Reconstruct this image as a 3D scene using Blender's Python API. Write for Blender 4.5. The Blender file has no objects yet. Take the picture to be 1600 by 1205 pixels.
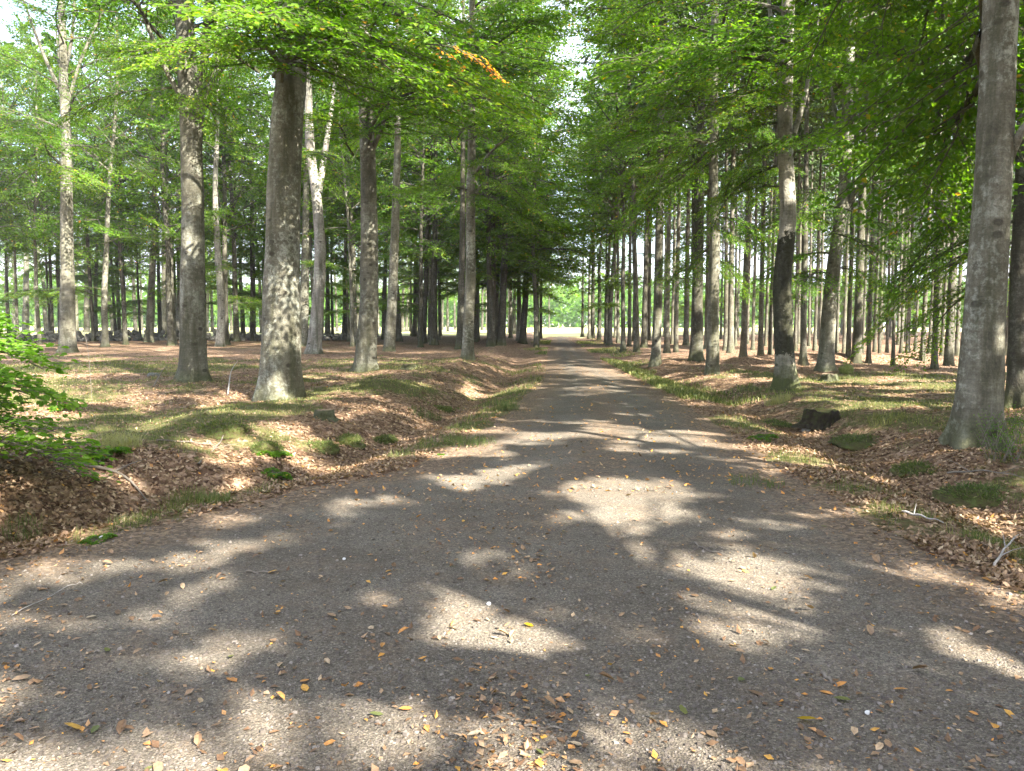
import bpy, math, numpy as np
from mathutils import Vector, Matrix

# ------------------------------------------------------------------ camera, sky, sun, exposure
SC = bpy.context.scene
F = 1209.0                     # focal length in photo pixels (photo 1600 x 1205)
HORIZON = 505.0
PITCH = math.atan((602.5 - HORIZON) / F)
CAMZ = 1.6
cam_d = bpy.data.cameras.new('camera'); cam = bpy.data.objects.new('camera', cam_d)
SC.collection.objects.link(cam); SC.camera = cam
cam_d.sensor_width = 36.0; cam_d.lens = 36.0 * F / 1600.0
cam_d.clip_start = 0.05; cam_d.clip_end = 3000
cam.location = (0, 0, CAMZ); cam.rotation_euler = (math.pi / 2 - PITCH, 0, 0)

SUN_EL = math.radians(37); SUN_AZ = math.radians(139)      # clockwise from +Y: behind the camera, to the right
SUNV = Vector((math.sin(SUN_AZ) * math.cos(SUN_EL), math.cos(SUN_AZ) * math.cos(SUN_EL), math.sin(SUN_EL)))
W = bpy.data.worlds.new('World'); SC.world = W; W.use_nodes = True
nt = W.node_tree; nt.nodes.clear()
out = nt.nodes.new('ShaderNodeOutputWorld'); bg = nt.nodes.new('ShaderNodeBackground')
sky = nt.nodes.new('ShaderNodeTexSky'); sky.sky_type = 'NISHITA'; sky.sun_disc = False
sky.sun_elevation = SUN_EL; sky.sun_rotation = SUN_AZ; sky.dust_density = 2.0; sky.air_density = 1.0
tc = nt.nodes.new('ShaderNodeTexCoord'); ns = nt.nodes.new('ShaderNodeTexNoise')
ns.inputs['Scale'].default_value = 2.2; ns.inputs['Detail'].default_value = 6; ns.inputs['Roughness'].default_value = 0.6
mp = nt.nodes.new('ShaderNodeMapping'); mp.inputs['Scale'].default_value = (1, 1, 2.2)
rp = nt.nodes.new('ShaderNodeValToRGB'); rp.color_ramp.elements[0].position = 0.36; rp.color_ramp.elements[1].position = 0.6
mx = nt.nodes.new('ShaderNodeMix'); mx.data_type = 'RGBA'
mx.inputs['B'].default_value = (4.5, 4.6, 5.5, 1)         # bright broken cloud
nt.links.new(tc.outputs['Generated'], mp.inputs['Vector']); nt.links.new(mp.outputs[0], ns.inputs['Vector'])
nt.links.new(ns.outputs['Fac'], rp.inputs['Fac']); nt.links.new(rp.outputs['Color'], mx.inputs['Factor'])
nt.links.new(sky.outputs[0], mx.inputs['A']); nt.links.new(mx.outputs['Result'], bg.inputs['Color'])
bg.inputs['Strength'].default_value = 0.08
nt.links.new(bg.outputs[0], out.inputs['Surface'])

sun_d = bpy.data.lights.new('sun', 'SUN'); sun_d.energy = 5.0; sun_d.angle = math.radians(0.53)
sun_d.color = (1.0, 0.93, 0.82)
sun = bpy.data.objects.new('sun', sun_d); SC.collection.objects.link(sun)
sun.rotation_euler = SUNV.to_track_quat('Z', 'Y').to_euler()

SC.view_settings.view_transform = 'Standard'; SC.view_settings.look = 'None'
SC.view_settings.exposure = 3.03; SC.view_settings.gamma = 1.0; SC.view_settings.use_curve_mapping = False
cy = SC.cycles
cy.max_bounces = 9; cy.diffuse_bounces = 6; cy.glossy_bounces = 1; cy.transmission_bounces = 7; cy.transparent_max_bounces = 4
cy.caustics_reflective = False; cy.caustics_refractive = False
cy.use_denoising = True
try: cy.denoiser = 'OPENIMAGEDENOISE'
except Exception: pass
cy.use_adaptive_sampling = True; cy.adaptive_threshold = 0.02
cy.sample_clamp_indirect = 12.0; cy.volume_bounces = 0

COL = SC.collection
R = np.random.default_rng(7)
PI = math.pi

# ------------------------------------------------------------------ noise
def vnoise(x, y, s=0):
    x = np.asarray(x, float); y = np.asarray(y, float)
    xi = np.floor(x).astype(np.int64); yi = np.floor(y).astype(np.int64)
    fx = x - xi; fy = y - yi
    fx = fx * fx * (3 - 2 * fx); fy = fy * fy * (3 - 2 * fy)
    def h(a, b):
        n = (a * 374761393 + b * 668265263 + s * 974634777) & 0xffffffff
        n = ((n ^ (n >> 13)) * 1274126177) & 0xffffffff
        n = (n ^ (n >> 16)) & 0xffff
        return n / 32767.5 - 1.0
    return (h(xi, yi) * (1 - fx) + h(xi + 1, yi) * fx) * (1 - fy) + (h(xi, yi + 1) * (1 - fx) + h(xi + 1, yi + 1) * fx) * fy

def fbm(x, y, s=0, o=4):
    t = 0; a = 1.0; n = 0
    for i in range(o):
        t = t + a * vnoise(x * 2 ** i, y * 2 ** i, s + i * 17); n += a; a *= 0.5
    return t / n

def sstep(a, b, x):
    t = np.clip((x - a) / (b - a), 0, 1); return t * t * (3 - 2 * t)

# ------------------------------------------------------------------ ground shape
YL = np.array([-60, 0, 2.5, 4.0, 5.2, 6.3, 7.4, 8.3, 10, 12.5, 17, 21, 35, 60, 77, 140])
XL = np.array([-9, -8, -6.5, -4.6, -3.4, -2.65, -2.1, -1.25, -.85, -.3, .25, .8, 1.55, 3.0, 4.0, 7.6])
YR = np.array([-60, 0, 3.0, 4.3, 5.6, 6.6, 7.6, 9.9, 13.3, 17, 23, 35, 55, 77, 140])
XR = np.array([9, 5.0, 3.4, 3.05, 2.95, 2.95, 2.98, 3.1, 3.4, 3.5, 3.55, 3.85, 4.75, 5.7, 9.6])
def xl(y): return np.interp(y, YL, XL)
def xr(y): return np.interp(y, YR, XR)

def ground(x, y):
    x = np.asarray(x, float); y = np.asarray(y, float)
    d = np.maximum(xl(y) - x, x - xr(y))                 # distance outside the road, negative on it
    left = (xl(y) - x) > (x - xr(y))
    far = 1 - sstep(70, 110, y)
    near = 1 - sstep(24, 50, y)
    n1 = fbm(x * 0.16, y * 0.16, 3, 3); n2 = fbm(x * 0.75, y * 0.75, 11, 3); n3 = fbm(x * 2.6, y * 2.6, 23, 3)
    dep = np.where(left, 0.20, 0.18) * near
    ditch = -dep * np.exp(-((d - np.where(left, 1.15, 1.25)) / 0.55) ** 2)
    plate = np.where(left, 0.17, 0.10) * sstep(1.2, 3.2, d)
    bank = np.where(left, 0.12, 0.05) * np.exp(-((d - 3.0) / 1.0) ** 2) * near
    off = sstep(0.3, 2.0, d)
    h = ditch + plate + bank + off * far * (0.16 * n1 + 0.075 * n2 * near + 0.045 * n3 * near)
    # humps with cut faces along the ditch
    h = h + off * near * 0.07 * sstep(0.15, 0.45, fbm(x * 0.9 + 5, y * 0.9, 41, 2)) * np.exp(-((d - 2.8) / 1.6) ** 2)
    # low earth bank in front of the spruce stand
    lb = 1 - sstep(0, 1, np.abs(y - (29.0 + 0.05 * (x - 8))) / (1.3 + 0.3 * n2))
    h = h + 0.34 * lb * sstep(6.5, 9.5, x) * (0.8 + 0.4 * n2)
    h = h + 0.012 * sstep(-0.05, 0.3, d) * n3 + 0.015
    return np.where(d < 0.02, -0.05 + 0.06 * sstep(-0.35, 0.02, d), h)

def ray(px, py):
    dx = (px - 800.0) / F; dz = -(py - 602.5) / F
    c, s = math.cos(PITCH), math.sin(PITCH)
    return np.array([dx, c + dz * s, -s + dz * c])
def on_ground(px, py):
    r = ray(px, py); z = 0.0
    for _ in range(25):
        t = (CAMZ - z) / max(-r[2], 1e-4)
        z2 = float(ground(r[0] * t, r[1] * t)); z = 0.5 * z + 0.5 * z2
    return np.array([r[0] * t, r[1] * t, z])
def at_depth(px, py, Y):
    r = ray(px, py); t = Y / r[1]
    return np.array([r[0] * t, Y, CAMZ + r[2] * t])
def scale_at(Y): return Y / F

# ------------------------------------------------------------------ materials
def newmat(name):
    m = bpy.data.materials.new(name); m.use_nodes = True
    n = m.node_tree; n.nodes.clear()
    o = n.nodes.new('ShaderNodeOutputMaterial')
    return m, n, o
def N(n, t, **k):
    d = n.nodes.new(t)
    for a, v in k.items():
        if a in d.bl_rna.properties.keys(): setattr(d, a, v)
        else: d.inputs[a.replace('_', ' ')].default_value = v
    return d
def noise(n, vec, sc, det=4, ro=0.55, dist=0.0):
    d = n.nodes.new('ShaderNodeTexNoise'); d.inputs['Scale'].default_value = sc; d.inputs['Detail'].default_value = det
    d.inputs['Roughness'].default_value = ro; d.inputs['Distortion'].default_value = dist
    n.links.new(vec, d.inputs['Vector']); return d.outputs['Fac']
def ramp(n, fac, stops):
    r = n.nodes.new('ShaderNodeValToRGB'); e = r.color_ramp.elements
    while len(e) < len(stops): e.new(0.5)
    for i, (p, c) in enumerate(stops):
        e[i].position = p; e[i].color = (c, c, c, 1) if isinstance(c, (int, float)) else (*c, 1)
    n.links.new(fac, r.inputs['Fac']); return r.outputs['Color']
def mix(n, fac, a, b, mode='MIX'):
    m = n.nodes.new('ShaderNodeMix'); m.data_type = 'RGBA'; m.blend_type = mode
    for v, k in ((fac, 'Factor'), (a, 'A'), (b, 'B')):
        if isinstance(v, (int, float)): m.inputs[k].default_value = v if k == 'Factor' else (v, v, v, 1)
        elif isinstance(v, tuple): m.inputs[k].default_value = (*v, 1)
        else: n.links.new(v, m.inputs[k])
    return m.outputs['Result']
def math_(n, op, a, b=0.0):
    m = n.nodes.new('ShaderNodeMath'); m.operation = op
    for i, v in enumerate((a, b)):
        if isinstance(v, (int, float)): m.inputs[i].default_value = v
        else: n.links.new(v, m.inputs[i])
    return m.outputs[0]
def bump(n, h, st, dist, prev=None):
    b = n.nodes.new('ShaderNodeBump'); b.inputs['Strength'].default_value = st; b.inputs['Distance'].default_value = dist
    n.links.new(h, b.inputs['Height'])
    if prev: n.links.new(prev, b.inputs['Normal'])
    return b.outputs[0]
def finish(n, o, col, rough=0.9, nrm=None, spec=0.25):
    p = n.nodes.new('ShaderNodeBsdfPrincipled')
    if isinstance(col, tuple): p.inputs['Base Color'].default_value = (*col, 1)
    else: n.links.new(col, p.inputs['Base Color'])
    if isinstance(rough, (int, float)): p.inputs['Roughness'].default_value = rough
    else: n.links.new(rough, p.inputs['Roughness'])
    p.inputs['Specular IOR Level'].default_value = spec
    if nrm: n.links.new(nrm, p.inputs['Normal'])
    n.links.new(p.outputs[0], o.inputs[0]); return p
def pos(n): return n.nodes.new('ShaderNodeNewGeometry').outputs['Position']
def objc(n): return n.nodes.new('ShaderNodeTexCoord').outputs['Object']
def stretch(n, v, s):
    m = n.nodes.new('ShaderNodeMapping'); m.inputs['Scale'].default_value = s; n.links.new(v, m.inputs['Vector']); return m.outputs[0]
def tint(n):
    a = n.nodes.new('ShaderNodeAttribute'); a.attribute_name = 'tint'; return a.outputs['Fac']

def mat_ground():
    m, n, o = newmat('forest_floor'); p = pos(n)
    v = n.nodes.new('ShaderNodeTexVoronoi'); v.inputs['Scale'].default_value = 17; v.inputs['Randomness'].default_value = 1
    n.links.new(p, v.inputs['Vector'])
    cellv = n.nodes.new('ShaderNodeSeparateColor'); n.links.new(v.outputs['Color'], cellv.inputs[0])
    lit = ramp(n, cellv.outputs[0], [(0, (.085, .048, .028)), (.35, (.165, .102, .062)), (.7, (.27, .175, .11)), (1, (.41, .29, .20))])
    fine = noise(n, p, 60, 3)
    lit = mix(n, 0.5, lit, ramp(n, fine, [(0.3, .25), (0.7, 1.0)]), 'MULTIPLY')
    big = noise(n, p, 0.42, 5, 0.6)
    med = noise(n, p, 1.7, 5, 0.65)
    gm = math_(n, 'ADD', math_(n, 'MULTIPLY', big, .6), math_(n, 'MULTIPLY', med, .4))
    gm = math_(n, 'ADD', math_(n, 'SUBTRACT', tint(n), .5), math_(n, 'MULTIPLY', math_(n, 'SUBTRACT', noise(n, p, 7, 5, .75), .5), .7))
    gf = ramp(n, math_(n, 'ADD', gm, .5), [(0.56, 0.0), (0.68, 0.85)])
    gcol = ramp(n, noise(n, p, 9, 4, 0.7), [(.3, (.040, .048, .014)), (.55, (.090, .095, .030)), (.8, (.17, .15, .070))])
    c = mix(n, gf, lit, gcol)
    soil = ramp(n, noise(n, p, 1.1, 4, 0.7), [(0.60, 0.0), (0.72, 0.75)])
    c = mix(n, soil, c, (.05, .03, .02))
    nr = bump(n, v.outputs['Distance'], 0.6, 0.03)
    nr = bump(n, noise(n, p, 22, 5, 0.7), 0.8, 0.05, nr)
    finish(n, o, c, 0.95, nr, 0.15); return m

def green_mask(x, y):
    d = np.maximum(xl(y) - x, x - xr(y)); left = (xl(y) - x) > (x - xr(y))
    m = .62 * fbm(x * .5, y * .5, 61, 3) + .5 * fbm(x * 1.9, y * 1.9, 67, 4)
    m = m + np.where(left, (.22 * sstep(9, 13, y)) * sstep(1.8, 3.2, d) - .42 * sstep(27, 34, y), .10 * sstep(1.6, 2.6, d) - .40 * sstep(22, 27, y))
    m = m + .26 * np.exp(-((d - .42) / .28) ** 2) * (.4 + fbm(x * .8, y * .35, 71, 2)) - .30 * np.exp(-((d - 1.2) / .5) ** 2) * (1 - sstep(20, 40, y))
    m = m  + .22 * sstep(.25, .5, fbm(x * .9 + 5, y * .9, 41, 2)) * np.exp(-((d - 2.8) / 1.6) ** 2)
    return m

def mat_road():
    m, n, o = newmat('road_gravel'); p = pos(n)
    base = ramp(n, noise(n, p, 0.9, 6, 0.7), [(.3, (.092, .077, .058)), (.55, (.138, .120, .094)), (.75, (.195, .174, .142))])
    v = n.nodes.new('ShaderNodeTexVoronoi'); v.inputs['Scale'].default_value = 120; n.links.new(p, v.inputs['Vector'])
    sp = n.nodes.new('ShaderNodeSeparateColor'); n.links.new(v.outputs['Color'], sp.inputs[0])
    c = mix(n, 0.85, base, ramp(n, sp.outputs[0], [(0, .40), (.5, .85), (.86, 1.15), (1, 1.8)]), 'MULTIPLY')
    g = noise(n, p, 190, 2, 0.6)
    c = mix(n, 0.55, c, ramp(n, g, [(.3, .4), (.7, 1.5)]), 'MULTIPLY')
    # brown crumbled litter, more of it towards the edges (tint attribute = closeness to an edge)
    lm = math_(n, 'ADD', math_(n, 'MULTIPLY', noise(n, p, 2.3, 6, 0.75), 0.75), math_(n, 'MULTIPLY', tint(n), 0.42))
    lf = ramp(n, lm, [(.36, 0.0), (.66, 0.85)])
    v2 = n.nodes.new('ShaderNodeTexVoronoi'); v2.inputs['Scale'].default_value = 38; n.links.new(p, v2.inputs['Vector'])
    sp2 = n.nodes.new('ShaderNodeSeparateColor'); n.links.new(v2.outputs['Color'], sp2.inputs[0])
    lc = ramp(n, sp2.outputs[0], [(0, (.07, .047, .030)), (.6, (.145, .102, .066)), (1, (.27, .19, .125))])
    c = mix(n, lf, c, lc)
    nr = bump(n, v.outputs['Distance'], 0.55, 0.012)
    nr = bump(n, g, 0.5, 0.006, nr)
    nr = bump(n, noise(n, p, 14, 4, 0.6), 0.35, 0.02, nr)
    finish(n, o, c, 0.93, nr, 0.2); return m

def mat_bark(name, lo, mid, hi, moss=0.5, moss_h=0.5, lichen=0.5, band=None, rough_sc=1.0):
    m, n, o = newmat(name); p = objc(n)
    oi = n.nodes.new('ShaderNodeObjectInfo')
    q = n.nodes.new('ShaderNodeVectorMath'); q.operation = 'ADD'; n.links.new(p, q.inputs[0])
    cmb = n.nodes.new('ShaderNodeCombineXYZ'); n.links.new(math_(n, 'MULTIPLY', oi.outputs['Random'], 37.0), cmb.inputs[0])
    n.links.new(cmb.outputs[0], q.inputs[1]); p2 = q.outputs[0]
    a = noise(n, stretch(n, p2, (1, 1, .45)), 3.2, 7, 0.68)
    c = ramp(n, a, [(.3, lo), (.52, mid), (.72, hi)])
    rings = noise(n, stretch(n, p2, (2, 2, 16)), 1.6, 4, 0.7)            # horizontal beech creases
    c = mix(n, 0.45, c, ramp(n, rings, [(.35, .55), (.6, 1.15)]), 'MULTIPLY')
    if lichen > 0:
        l = noise(n, p2, 11, 6, 0.75)
        big = noise(n, p2, 1.3, 3, 0.6)
        lf = ramp(n, math_(n, 'ADD', math_(n, 'MULTIPLY', l, .6), math_(n, 'MULTIPLY', big, .4)), [(.50, 0.0), (.60, lichen)])
        c = mix(n, lf, c, (.40, .42, .35))
    v = n.nodes.new('ShaderNodeTexVoronoi'); v.inputs['Scale'].default_value = 2.6; n.links.new(stretch(n, p2, (1, 1, 1.4)), v.inputs['Vector'])
    kn = ramp(n, v.outputs['Distance'], [(0.12, 0.8), (0.19, 0.0)])       # knots / branch scars
    c = mix(n, kn, c, (.035, .030, .022))
    sep = n.nodes.new('ShaderNodeSeparateXYZ'); n.links.new(p, sep.inputs[0])
    mh = math_(n, 'ADD', math_(n, 'MULTIPLY', math_(n, 'SUBTRACT', 1.0, math_(n, 'DIVIDE', sep.outputs[2], moss_h)), 0.5), math_(n, 'MULTIPLY', noise(n, p2, 5, 5, .7), .6))
    mf = ramp(n, mh, [(.42, 0.0), (.70, moss)])
    c = mix(n, mf, c, (.060, .072, .020))
    if band:
        lo_z, hi_z = band
        e = math_(n, 'ADD', sep.outputs[2], math_(n, 'MULTIPLY', math_(n, 'SUBTRACT', noise(n, p2, 3.5, 5, .75), .5), 1.6))
        b1 = math_(n, 'MULTIPLY', math_(n, 'GREATER_THAN', e, lo_z), math_(n, 'LESS_THAN', e, hi_z))
        c = mix(n, math_(n, 'MULTIPLY', b1, ramp(n, noise(n, p2, 14, 5, .8), [(.3, 1.0), (.66, .82)])), c, (.016, .017, .008))
    st_ = noise(n, stretch(n, p2, (1, 1, .10)), 4.5, 5, .7)
    c = mix(n, ramp(n, st_, [(.48, 0.0), (.66, .7)]), c, (.050, .052, .026))
    c = mix(n, ramp(n, noise(n, stretch(n, p2, (1, 1, .7)), 2.2, 5, .75), [(.55, 0.0), (.68, .6)]), c, (.040, .036, .026))
    # slight variation between trees
    c = mix(n, 0.5, c, ramp(n, oi.outputs['Random'], [(0, .8), (1, 1.2)]), 'MULTIPLY')
    nr = bump(n, a, 0.5, 0.05); nr = bump(n, rings, 0.35 * rough_sc, 0.02, nr)
    nr = bump(n, noise(n, stretch(n, p2, (1, 1, .5)), 32, 4, .7), 0.9 * rough_sc, 0.02, nr)
    c = mix(n, .5, c, ramp(n, noise(n, p2, 45, 4, .8), [(.32, .45), (.65, 1.35)]), 'MULTIPLY')
    finish(n, o, c, 0.9, nr, 0.2); return m

def mat_leaf(name, stops, trans=0.5, gloss=0.15):
    m, n, o = newmat(name)
    c = ramp(n, tint(n), stops)
    if 'litter' in name: c = mix(n, .8, c, ramp(n, noise(n, pos(n), 55, 4, .7), [(.3, .5), (.7, 1.35)]), 'MULTIPLY')
    oi = n.nodes.new('ShaderNodeObjectInfo')
    c = mix(n, 0.6, c, ramp(n, oi.outputs['Random'], [(0, (.82, .95, 1.0)), (1, (1.12, 1.05, .9))]), 'MULTIPLY')
    d = n.nodes.new('ShaderNodeBsdfPrincipled'); n.links.new(c, d.inputs['Base Color']); d.inputs['Roughness'].default_value = 0.6
    d.inputs['Specular IOR Level'].default_value = gloss
    t = n.nodes.new('ShaderNodeBsdfTranslucent')
    tc_ = mix(n, 1.0, c, (1.65, 1.8, .45), 'MULTIPLY'); n.links.new(tc_, t.inputs['Color'])
    s = n.nodes.new('ShaderNodeMixShader'); s.inputs[0].default_value = trans
    n.links.new(d.outputs[0], s.inputs[1]); n.links.new(t.outputs[0], s.inputs[2]); n.links.new(s.outputs[0], o.inputs[0])
    return m
GREEN = [(0, (.045, .105, .014)), (.4, (.075, .155, .016)), (.75, (.125, .205, .020)), (.93, (.17, .22, .03)), (.972, (.30, .24, .03)), (1.0, (.38, .17, .03))]
M = dict(
    ground=mat_ground(), road=mat_road(),
    beech=mat_bark('beech_bark', (.055, .052, .036), (.118, .112, .084), (.20, .19, .15), lichen=.35, moss=.5, moss_h=.45),
    pale=mat_bark('pale_beech_bark', (.12, .112, .095), (.215, .200, .170), (.33, .31, .27), lichen=.6, moss=.4, moss_h=.4),
    dark=mat_bark('dark_shaded_beech_bark', (.028, .026, .019), (.058, .054, .040), (.10, .094, .072), lichen=.2, moss=.5, moss_h=.6),  # on the black roadside trunks the dark tone stands in for deep shade
    lichen=mat_bark('lichened_beech_bark', (.062, .059, .040), (.130, .123, .090), (.21, .20, .155), lichen=.6, moss=.45, moss_h=.5),
    mossy=mat_bark('moss_blackened_bark', (.12, .112, .09), (.24, .225, .18), (.36, .34, .28), lichen=.3, moss=.95, moss_h=.95, band=(.7, 3.5), rough_sc=1.6),
    spruce=mat_bark('spruce_bark', (.050, .046, .034), (.095, .088, .066), (.16, .15, .115), lichen=.25, moss=.35, moss_h=.8, rough_sc=2.0),
    leaf=mat_leaf('beech_leaves', GREEN),
    fresh=mat_leaf('fresh_beech_leaves', [(0, (.08, .17, .02)), (.6, (.15, .27, .03)), (1, (.24, .34, .05))], .45),
    orange=mat_leaf('turned_beech_leaves', [(0, (.40, .26, .02)), (.5, (.50, .20, .02)), (1, (.42, .10, .02))], .5),
    needle=mat_leaf('spruce_needles', [(0, (.03, .06, .018)), (.6, (.055, .10, .026)), (1, (.09, .14, .04))], .12, .2),
    litter=mat_leaf('leaf_litter', [(0, (.095, .052, .030)), (.3, (.175, .105, .060)), (.6, (.285, .185, .115)), (.85, (.43, .315, .21)), (.95, (.45, .20, .05)), (1, (.50, .28, .06))], .12, .3),
    grass=mat_leaf('grass_blades', [(0, (.040, .065, .016)), (.4, (.080, .110, .028)), (.7, (.19, .19, .08)), (1, (.36, .32, .17))], .35, .25),
)
def plain(name, stops, sc=8, rough=.9, st=.5, dist=.02):
    m, n, o = newmat(name); p = objc(n); a = noise(n, p, sc, 5, .7)
    finish(n, o, ramp(n, a, stops), rough, bump(n, a, st, dist)); return m
M['stone'] = plain('field_stone', [(.3, (.055, .055, .045)), (.5, (.11, .108, .092)), (.62, (.20, .195, .175)), (.72, (.06, .08, .022))], 5)
M['mossystone'] = plain('moss_covered_stone', [(.3, (.05, .065, .014)), (.55, (.12, .14, .03)), (.75, (.20, .20, .14))], 6)
M['peat'] = plain('peaty_moss', [(.3, (.030, .022, .012)), (.48, (.055, .05, .016)), (.6, (.06, .08, .018)), (.75, (.12, .085, .05))], 14, dist=.04)
M['pebble'] = None
def mat_pebble():
    m, n, o = newmat('pebbles')
    c = ramp(n, tint(n), [(0, (.06, .05, .042)), (.5, (.13, .113, .096)), (.85, (.22, .195, .17)), (1, (.33, .305, .28))])
    finish(n, o, c, .85); return m
M['pebble'] = mat_pebble()
M['twig'] = plain('dead_twig', [(.3, (.08, .065, .05)), (.7, (.20, .175, .145))], 12)
M['paletwig'] = plain('bleached_twig', [(.3, (.20, .185, .165)), (.7, (.38, .36, .33))], 12)
M['cutwood'] = plain('weathered_wood', [(.3, (.06, .045, .03)), (.6, (.16, .12, .08)), (.8, (.07, .09, .025))], 9, dist=.05)
M['white'] = plain('white_stone', [(.3, (.6, .6, .58)), (.7, (.8, .8, .78))], 12)
def mat_field():
    m, n, o = newmat('meadow'); p = pos(n)
    c = ramp(n, noise(n, p, .06, 5, .6), [(.3, (.26, .28, .11)), (.5, (.38, .37, .17)), (.7, (.46, .42, .24))])
    c = mix(n, .5, c, ramp(n, noise(n, p, 2.5, 4, .7), [(.3, .6), (.7, 1.2)]), 'MULTIPLY')
    finish(n, o, c, .95, bump(n, noise(n, p, 3, 4), .6, .2)); return m
M['field'] = mat_field()

# ------------------------------------------------------------------ mesh helpers
class G:
    """collects quads, with a tint per face and a material slot per face"""
    def __init__(s): s.v = []; s.f = []; s.t = []; s.m = []; s.n = 0
    def add(s, v, f, t=0.5, m=0):
        v = np.asarray(v, float).reshape(-1, 3); f = np.asarray(f, np.int64).reshape(-1, 4)
        s.v.append(v); s.f.append(f + s.n); s.n += len(v)
        s.t.append(np.broadcast_to(np.asarray(t, float), (len(f),)).copy()); s.m.append(np.full(len(f), m, np.int32))
        return s
    def mesh(s, name, mats, smooth=False):
        v = np.concatenate(s.v); f = np.concatenate(s.f); t = np.concatenate(s.t); mi = np.concatenate(s.m)
        me = bpy.data.meshes.new(name)
        me.vertices.add(len(v)); me.vertices.foreach_set('co', v.astype(np.float32).ravel())
        me.loops.add(len(f) * 4); me.loops.foreach_set('vertex_index', f.astype(np.int32).ravel())
        me.polygons.add(len(f)); me.polygons.foreach_set('loop_start', np.arange(len(f), dtype=np.int32) * 4)
        try: me.polygons.foreach_set('loop_total', np.full(len(f), 4, np.int32))
        except Exception: pass
        for m in mats: me.materials.append(m)
        me.polygons.foreach_set('material_index', mi)
        me.polygons.foreach_set('use_smooth', np.full(len(f), smooth))
        me.update(calc_edges=True)
        a = me.attributes.new('tint', 'FLOAT', 'FACE'); a.data.foreach_set('value', t.astype(np.float32))
        return me

def unit(a):
    a = np.asarray(a, float); return a / np.maximum(np.linalg.norm(a, axis=-1, keepdims=True), 1e-9)

def leaves(pos_, dirs, nrm, ln, wd, curl=0.0):
    """rhombic leaf folded along its midrib, one quad each"""
    d = unit(dirs); s = unit(np.cross(d, nrm)); n = np.cross(s, d)
    ln = np.asarray(ln)[:, None]; wd = np.asarray(wd)[:, None]
    b = pos_; tip = pos_ + d * ln - n * ln * curl
    mid = pos_ + d * ln * 0.48
    l = mid + s * wd * .5 + n * wd * .13; r = mid - s * wd * .5 + n * wd * .13
    v = np.stack([b, r, tip, l], 1).reshape(-1, 3)
    return v, np.arange(len(v)).reshape(-1, 4)

def leaves6(pos_, dirs, nrm, ln, wd, curl=0.1, fold=0.2):
    """rounder leaf: two quads either side of the midrib"""
    d = unit(dirs); s = unit(np.cross(d, nrm)); n = np.cross(s, d)
    ln = np.asarray(ln)[:, None]; wd = np.asarray(wd)[:, None]; cu = np.asarray(curl).reshape(-1, 1) if np.ndim(curl) else curl
    b = pos_; tip = pos_ + d * ln + n * ln * cu
    a1 = pos_ + d * ln * .26; a2 = pos_ + d * ln * .68
    r1 = a1 - s * wd * .46 + n * wd * fold; r2 = a2 - s * wd * .42 + n * (wd * fold + ln * cu * .5)
    l1 = a1 + s * wd * .46 + n * wd * fold; l2 = a2 + s * wd * .42 + n * (wd * fold + ln * cu * .5)
    k = len(pos_)
    v = np.stack([b, r1, r2, tip, l2, l1], 1).reshape(-1, 3)
    i = np.arange(k)[:, None] * 6
    f = np.concatenate([i + np.array([0, 1, 2, 3]), i + np.array([0, 3, 4, 5])], 0)
    return v, f

def tube(path, rad, seg=6, wob=0.0, seed=0, lobes=None, cap=True):
    path = np.asarray(path, float); rad = np.asarray(rad, float); P = len(path)
    tg = unit(np.gradient(path, axis=0))
    ref = np.array([1.0, 0, 0]) if abs(tg[0][2]) > .6 else np.array([0, 0, 1.0])
    a = unit(np.cross(np.cross(tg, ref), tg)); b = np.cross(tg, a)
    th = np.linspace(0, 2 * PI, seg, endpoint=False)
    rr = rad[:, None] * np.ones(seg)
    if wob:
        zz = np.arange(P)[:, None] * .35
        rr = rr * (1 + wob * vnoise(np.cos(th)[None] * 1.3 + 7 + zz * 0, np.sin(th)[None] * 1.3 + zz, seed) + wob * .5 * vnoise(th[None] * 2.0 + 0 * zz, zz * 2.5, seed + 5))
    if lobes is not None:
        amp, ph, k = lobes
        rr = rr * (1 + amp[:, None] * (0.5 + 0.5 * np.cos(k * th[None] + ph + .7 * np.sin(2 * th[None] + ph))) )
    v = path[:, None] + rr[..., None] * (np.cos(th)[None, :, None] * a[:, None] + np.sin(th)[None, :, None] * b[:, None])
    idx = np.arange(P * seg).reshape(P, seg); nx = np.roll(idx, -1, 1)
    f = np.stack([idx[:-1], nx[:-1], nx[1:], idx[1:]], -1).reshape(-1, 4)
    return v.reshape(-1, 3), f

def spline(pts, k):
    pts = np.asarray(pts, float); t = np.linspace(0, len(pts) - 1, k)
    i = np.clip(t.astype(int), 0, len(pts) - 2); u = (t - i)[:, None]
    p0 = pts[np.maximum(i - 1, 0)]; p1 = pts[i]; p2 = pts[i + 1]; p3 = pts[np.minimum(i + 2, len(pts) - 1)]
    p0 = np.where((i == 0)[:, None], 2 * p1 - p2, p0); p3 = np.where((i == len(pts) - 2)[:, None], 2 * p2 - p1, p3)
    return .5 * (2 * p1 + (p2 - p0) * u + (2 * p0 - 5 * p1 + 4 * p2 - p3) * u ** 2 + (3 * p1 - p0 - 3 * p2 + p3) * u ** 3)

def link(name, me, parent=None, loc=(0, 0, 0), rot=(0, 0, 0), sc=(1, 1, 1)):
    o = bpy.data.objects.new(name, me); COL.objects.link(o)
    o.location = loc; o.rotation_euler = rot; o.scale = sc
    if parent: o.parent = parent
    return o
def tag(o, label=None, cat=None, group=None, kind=None):
    if label: o['label'] = label
    if cat: o['category'] = cat
    if group: o['group'] = group
    if kind: o['kind'] = kind
    return o
def clone(o, parent=None):
    c = o.copy(); COL.objects.link(c)
    if parent is not None: c.parent = parent
    return c

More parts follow.
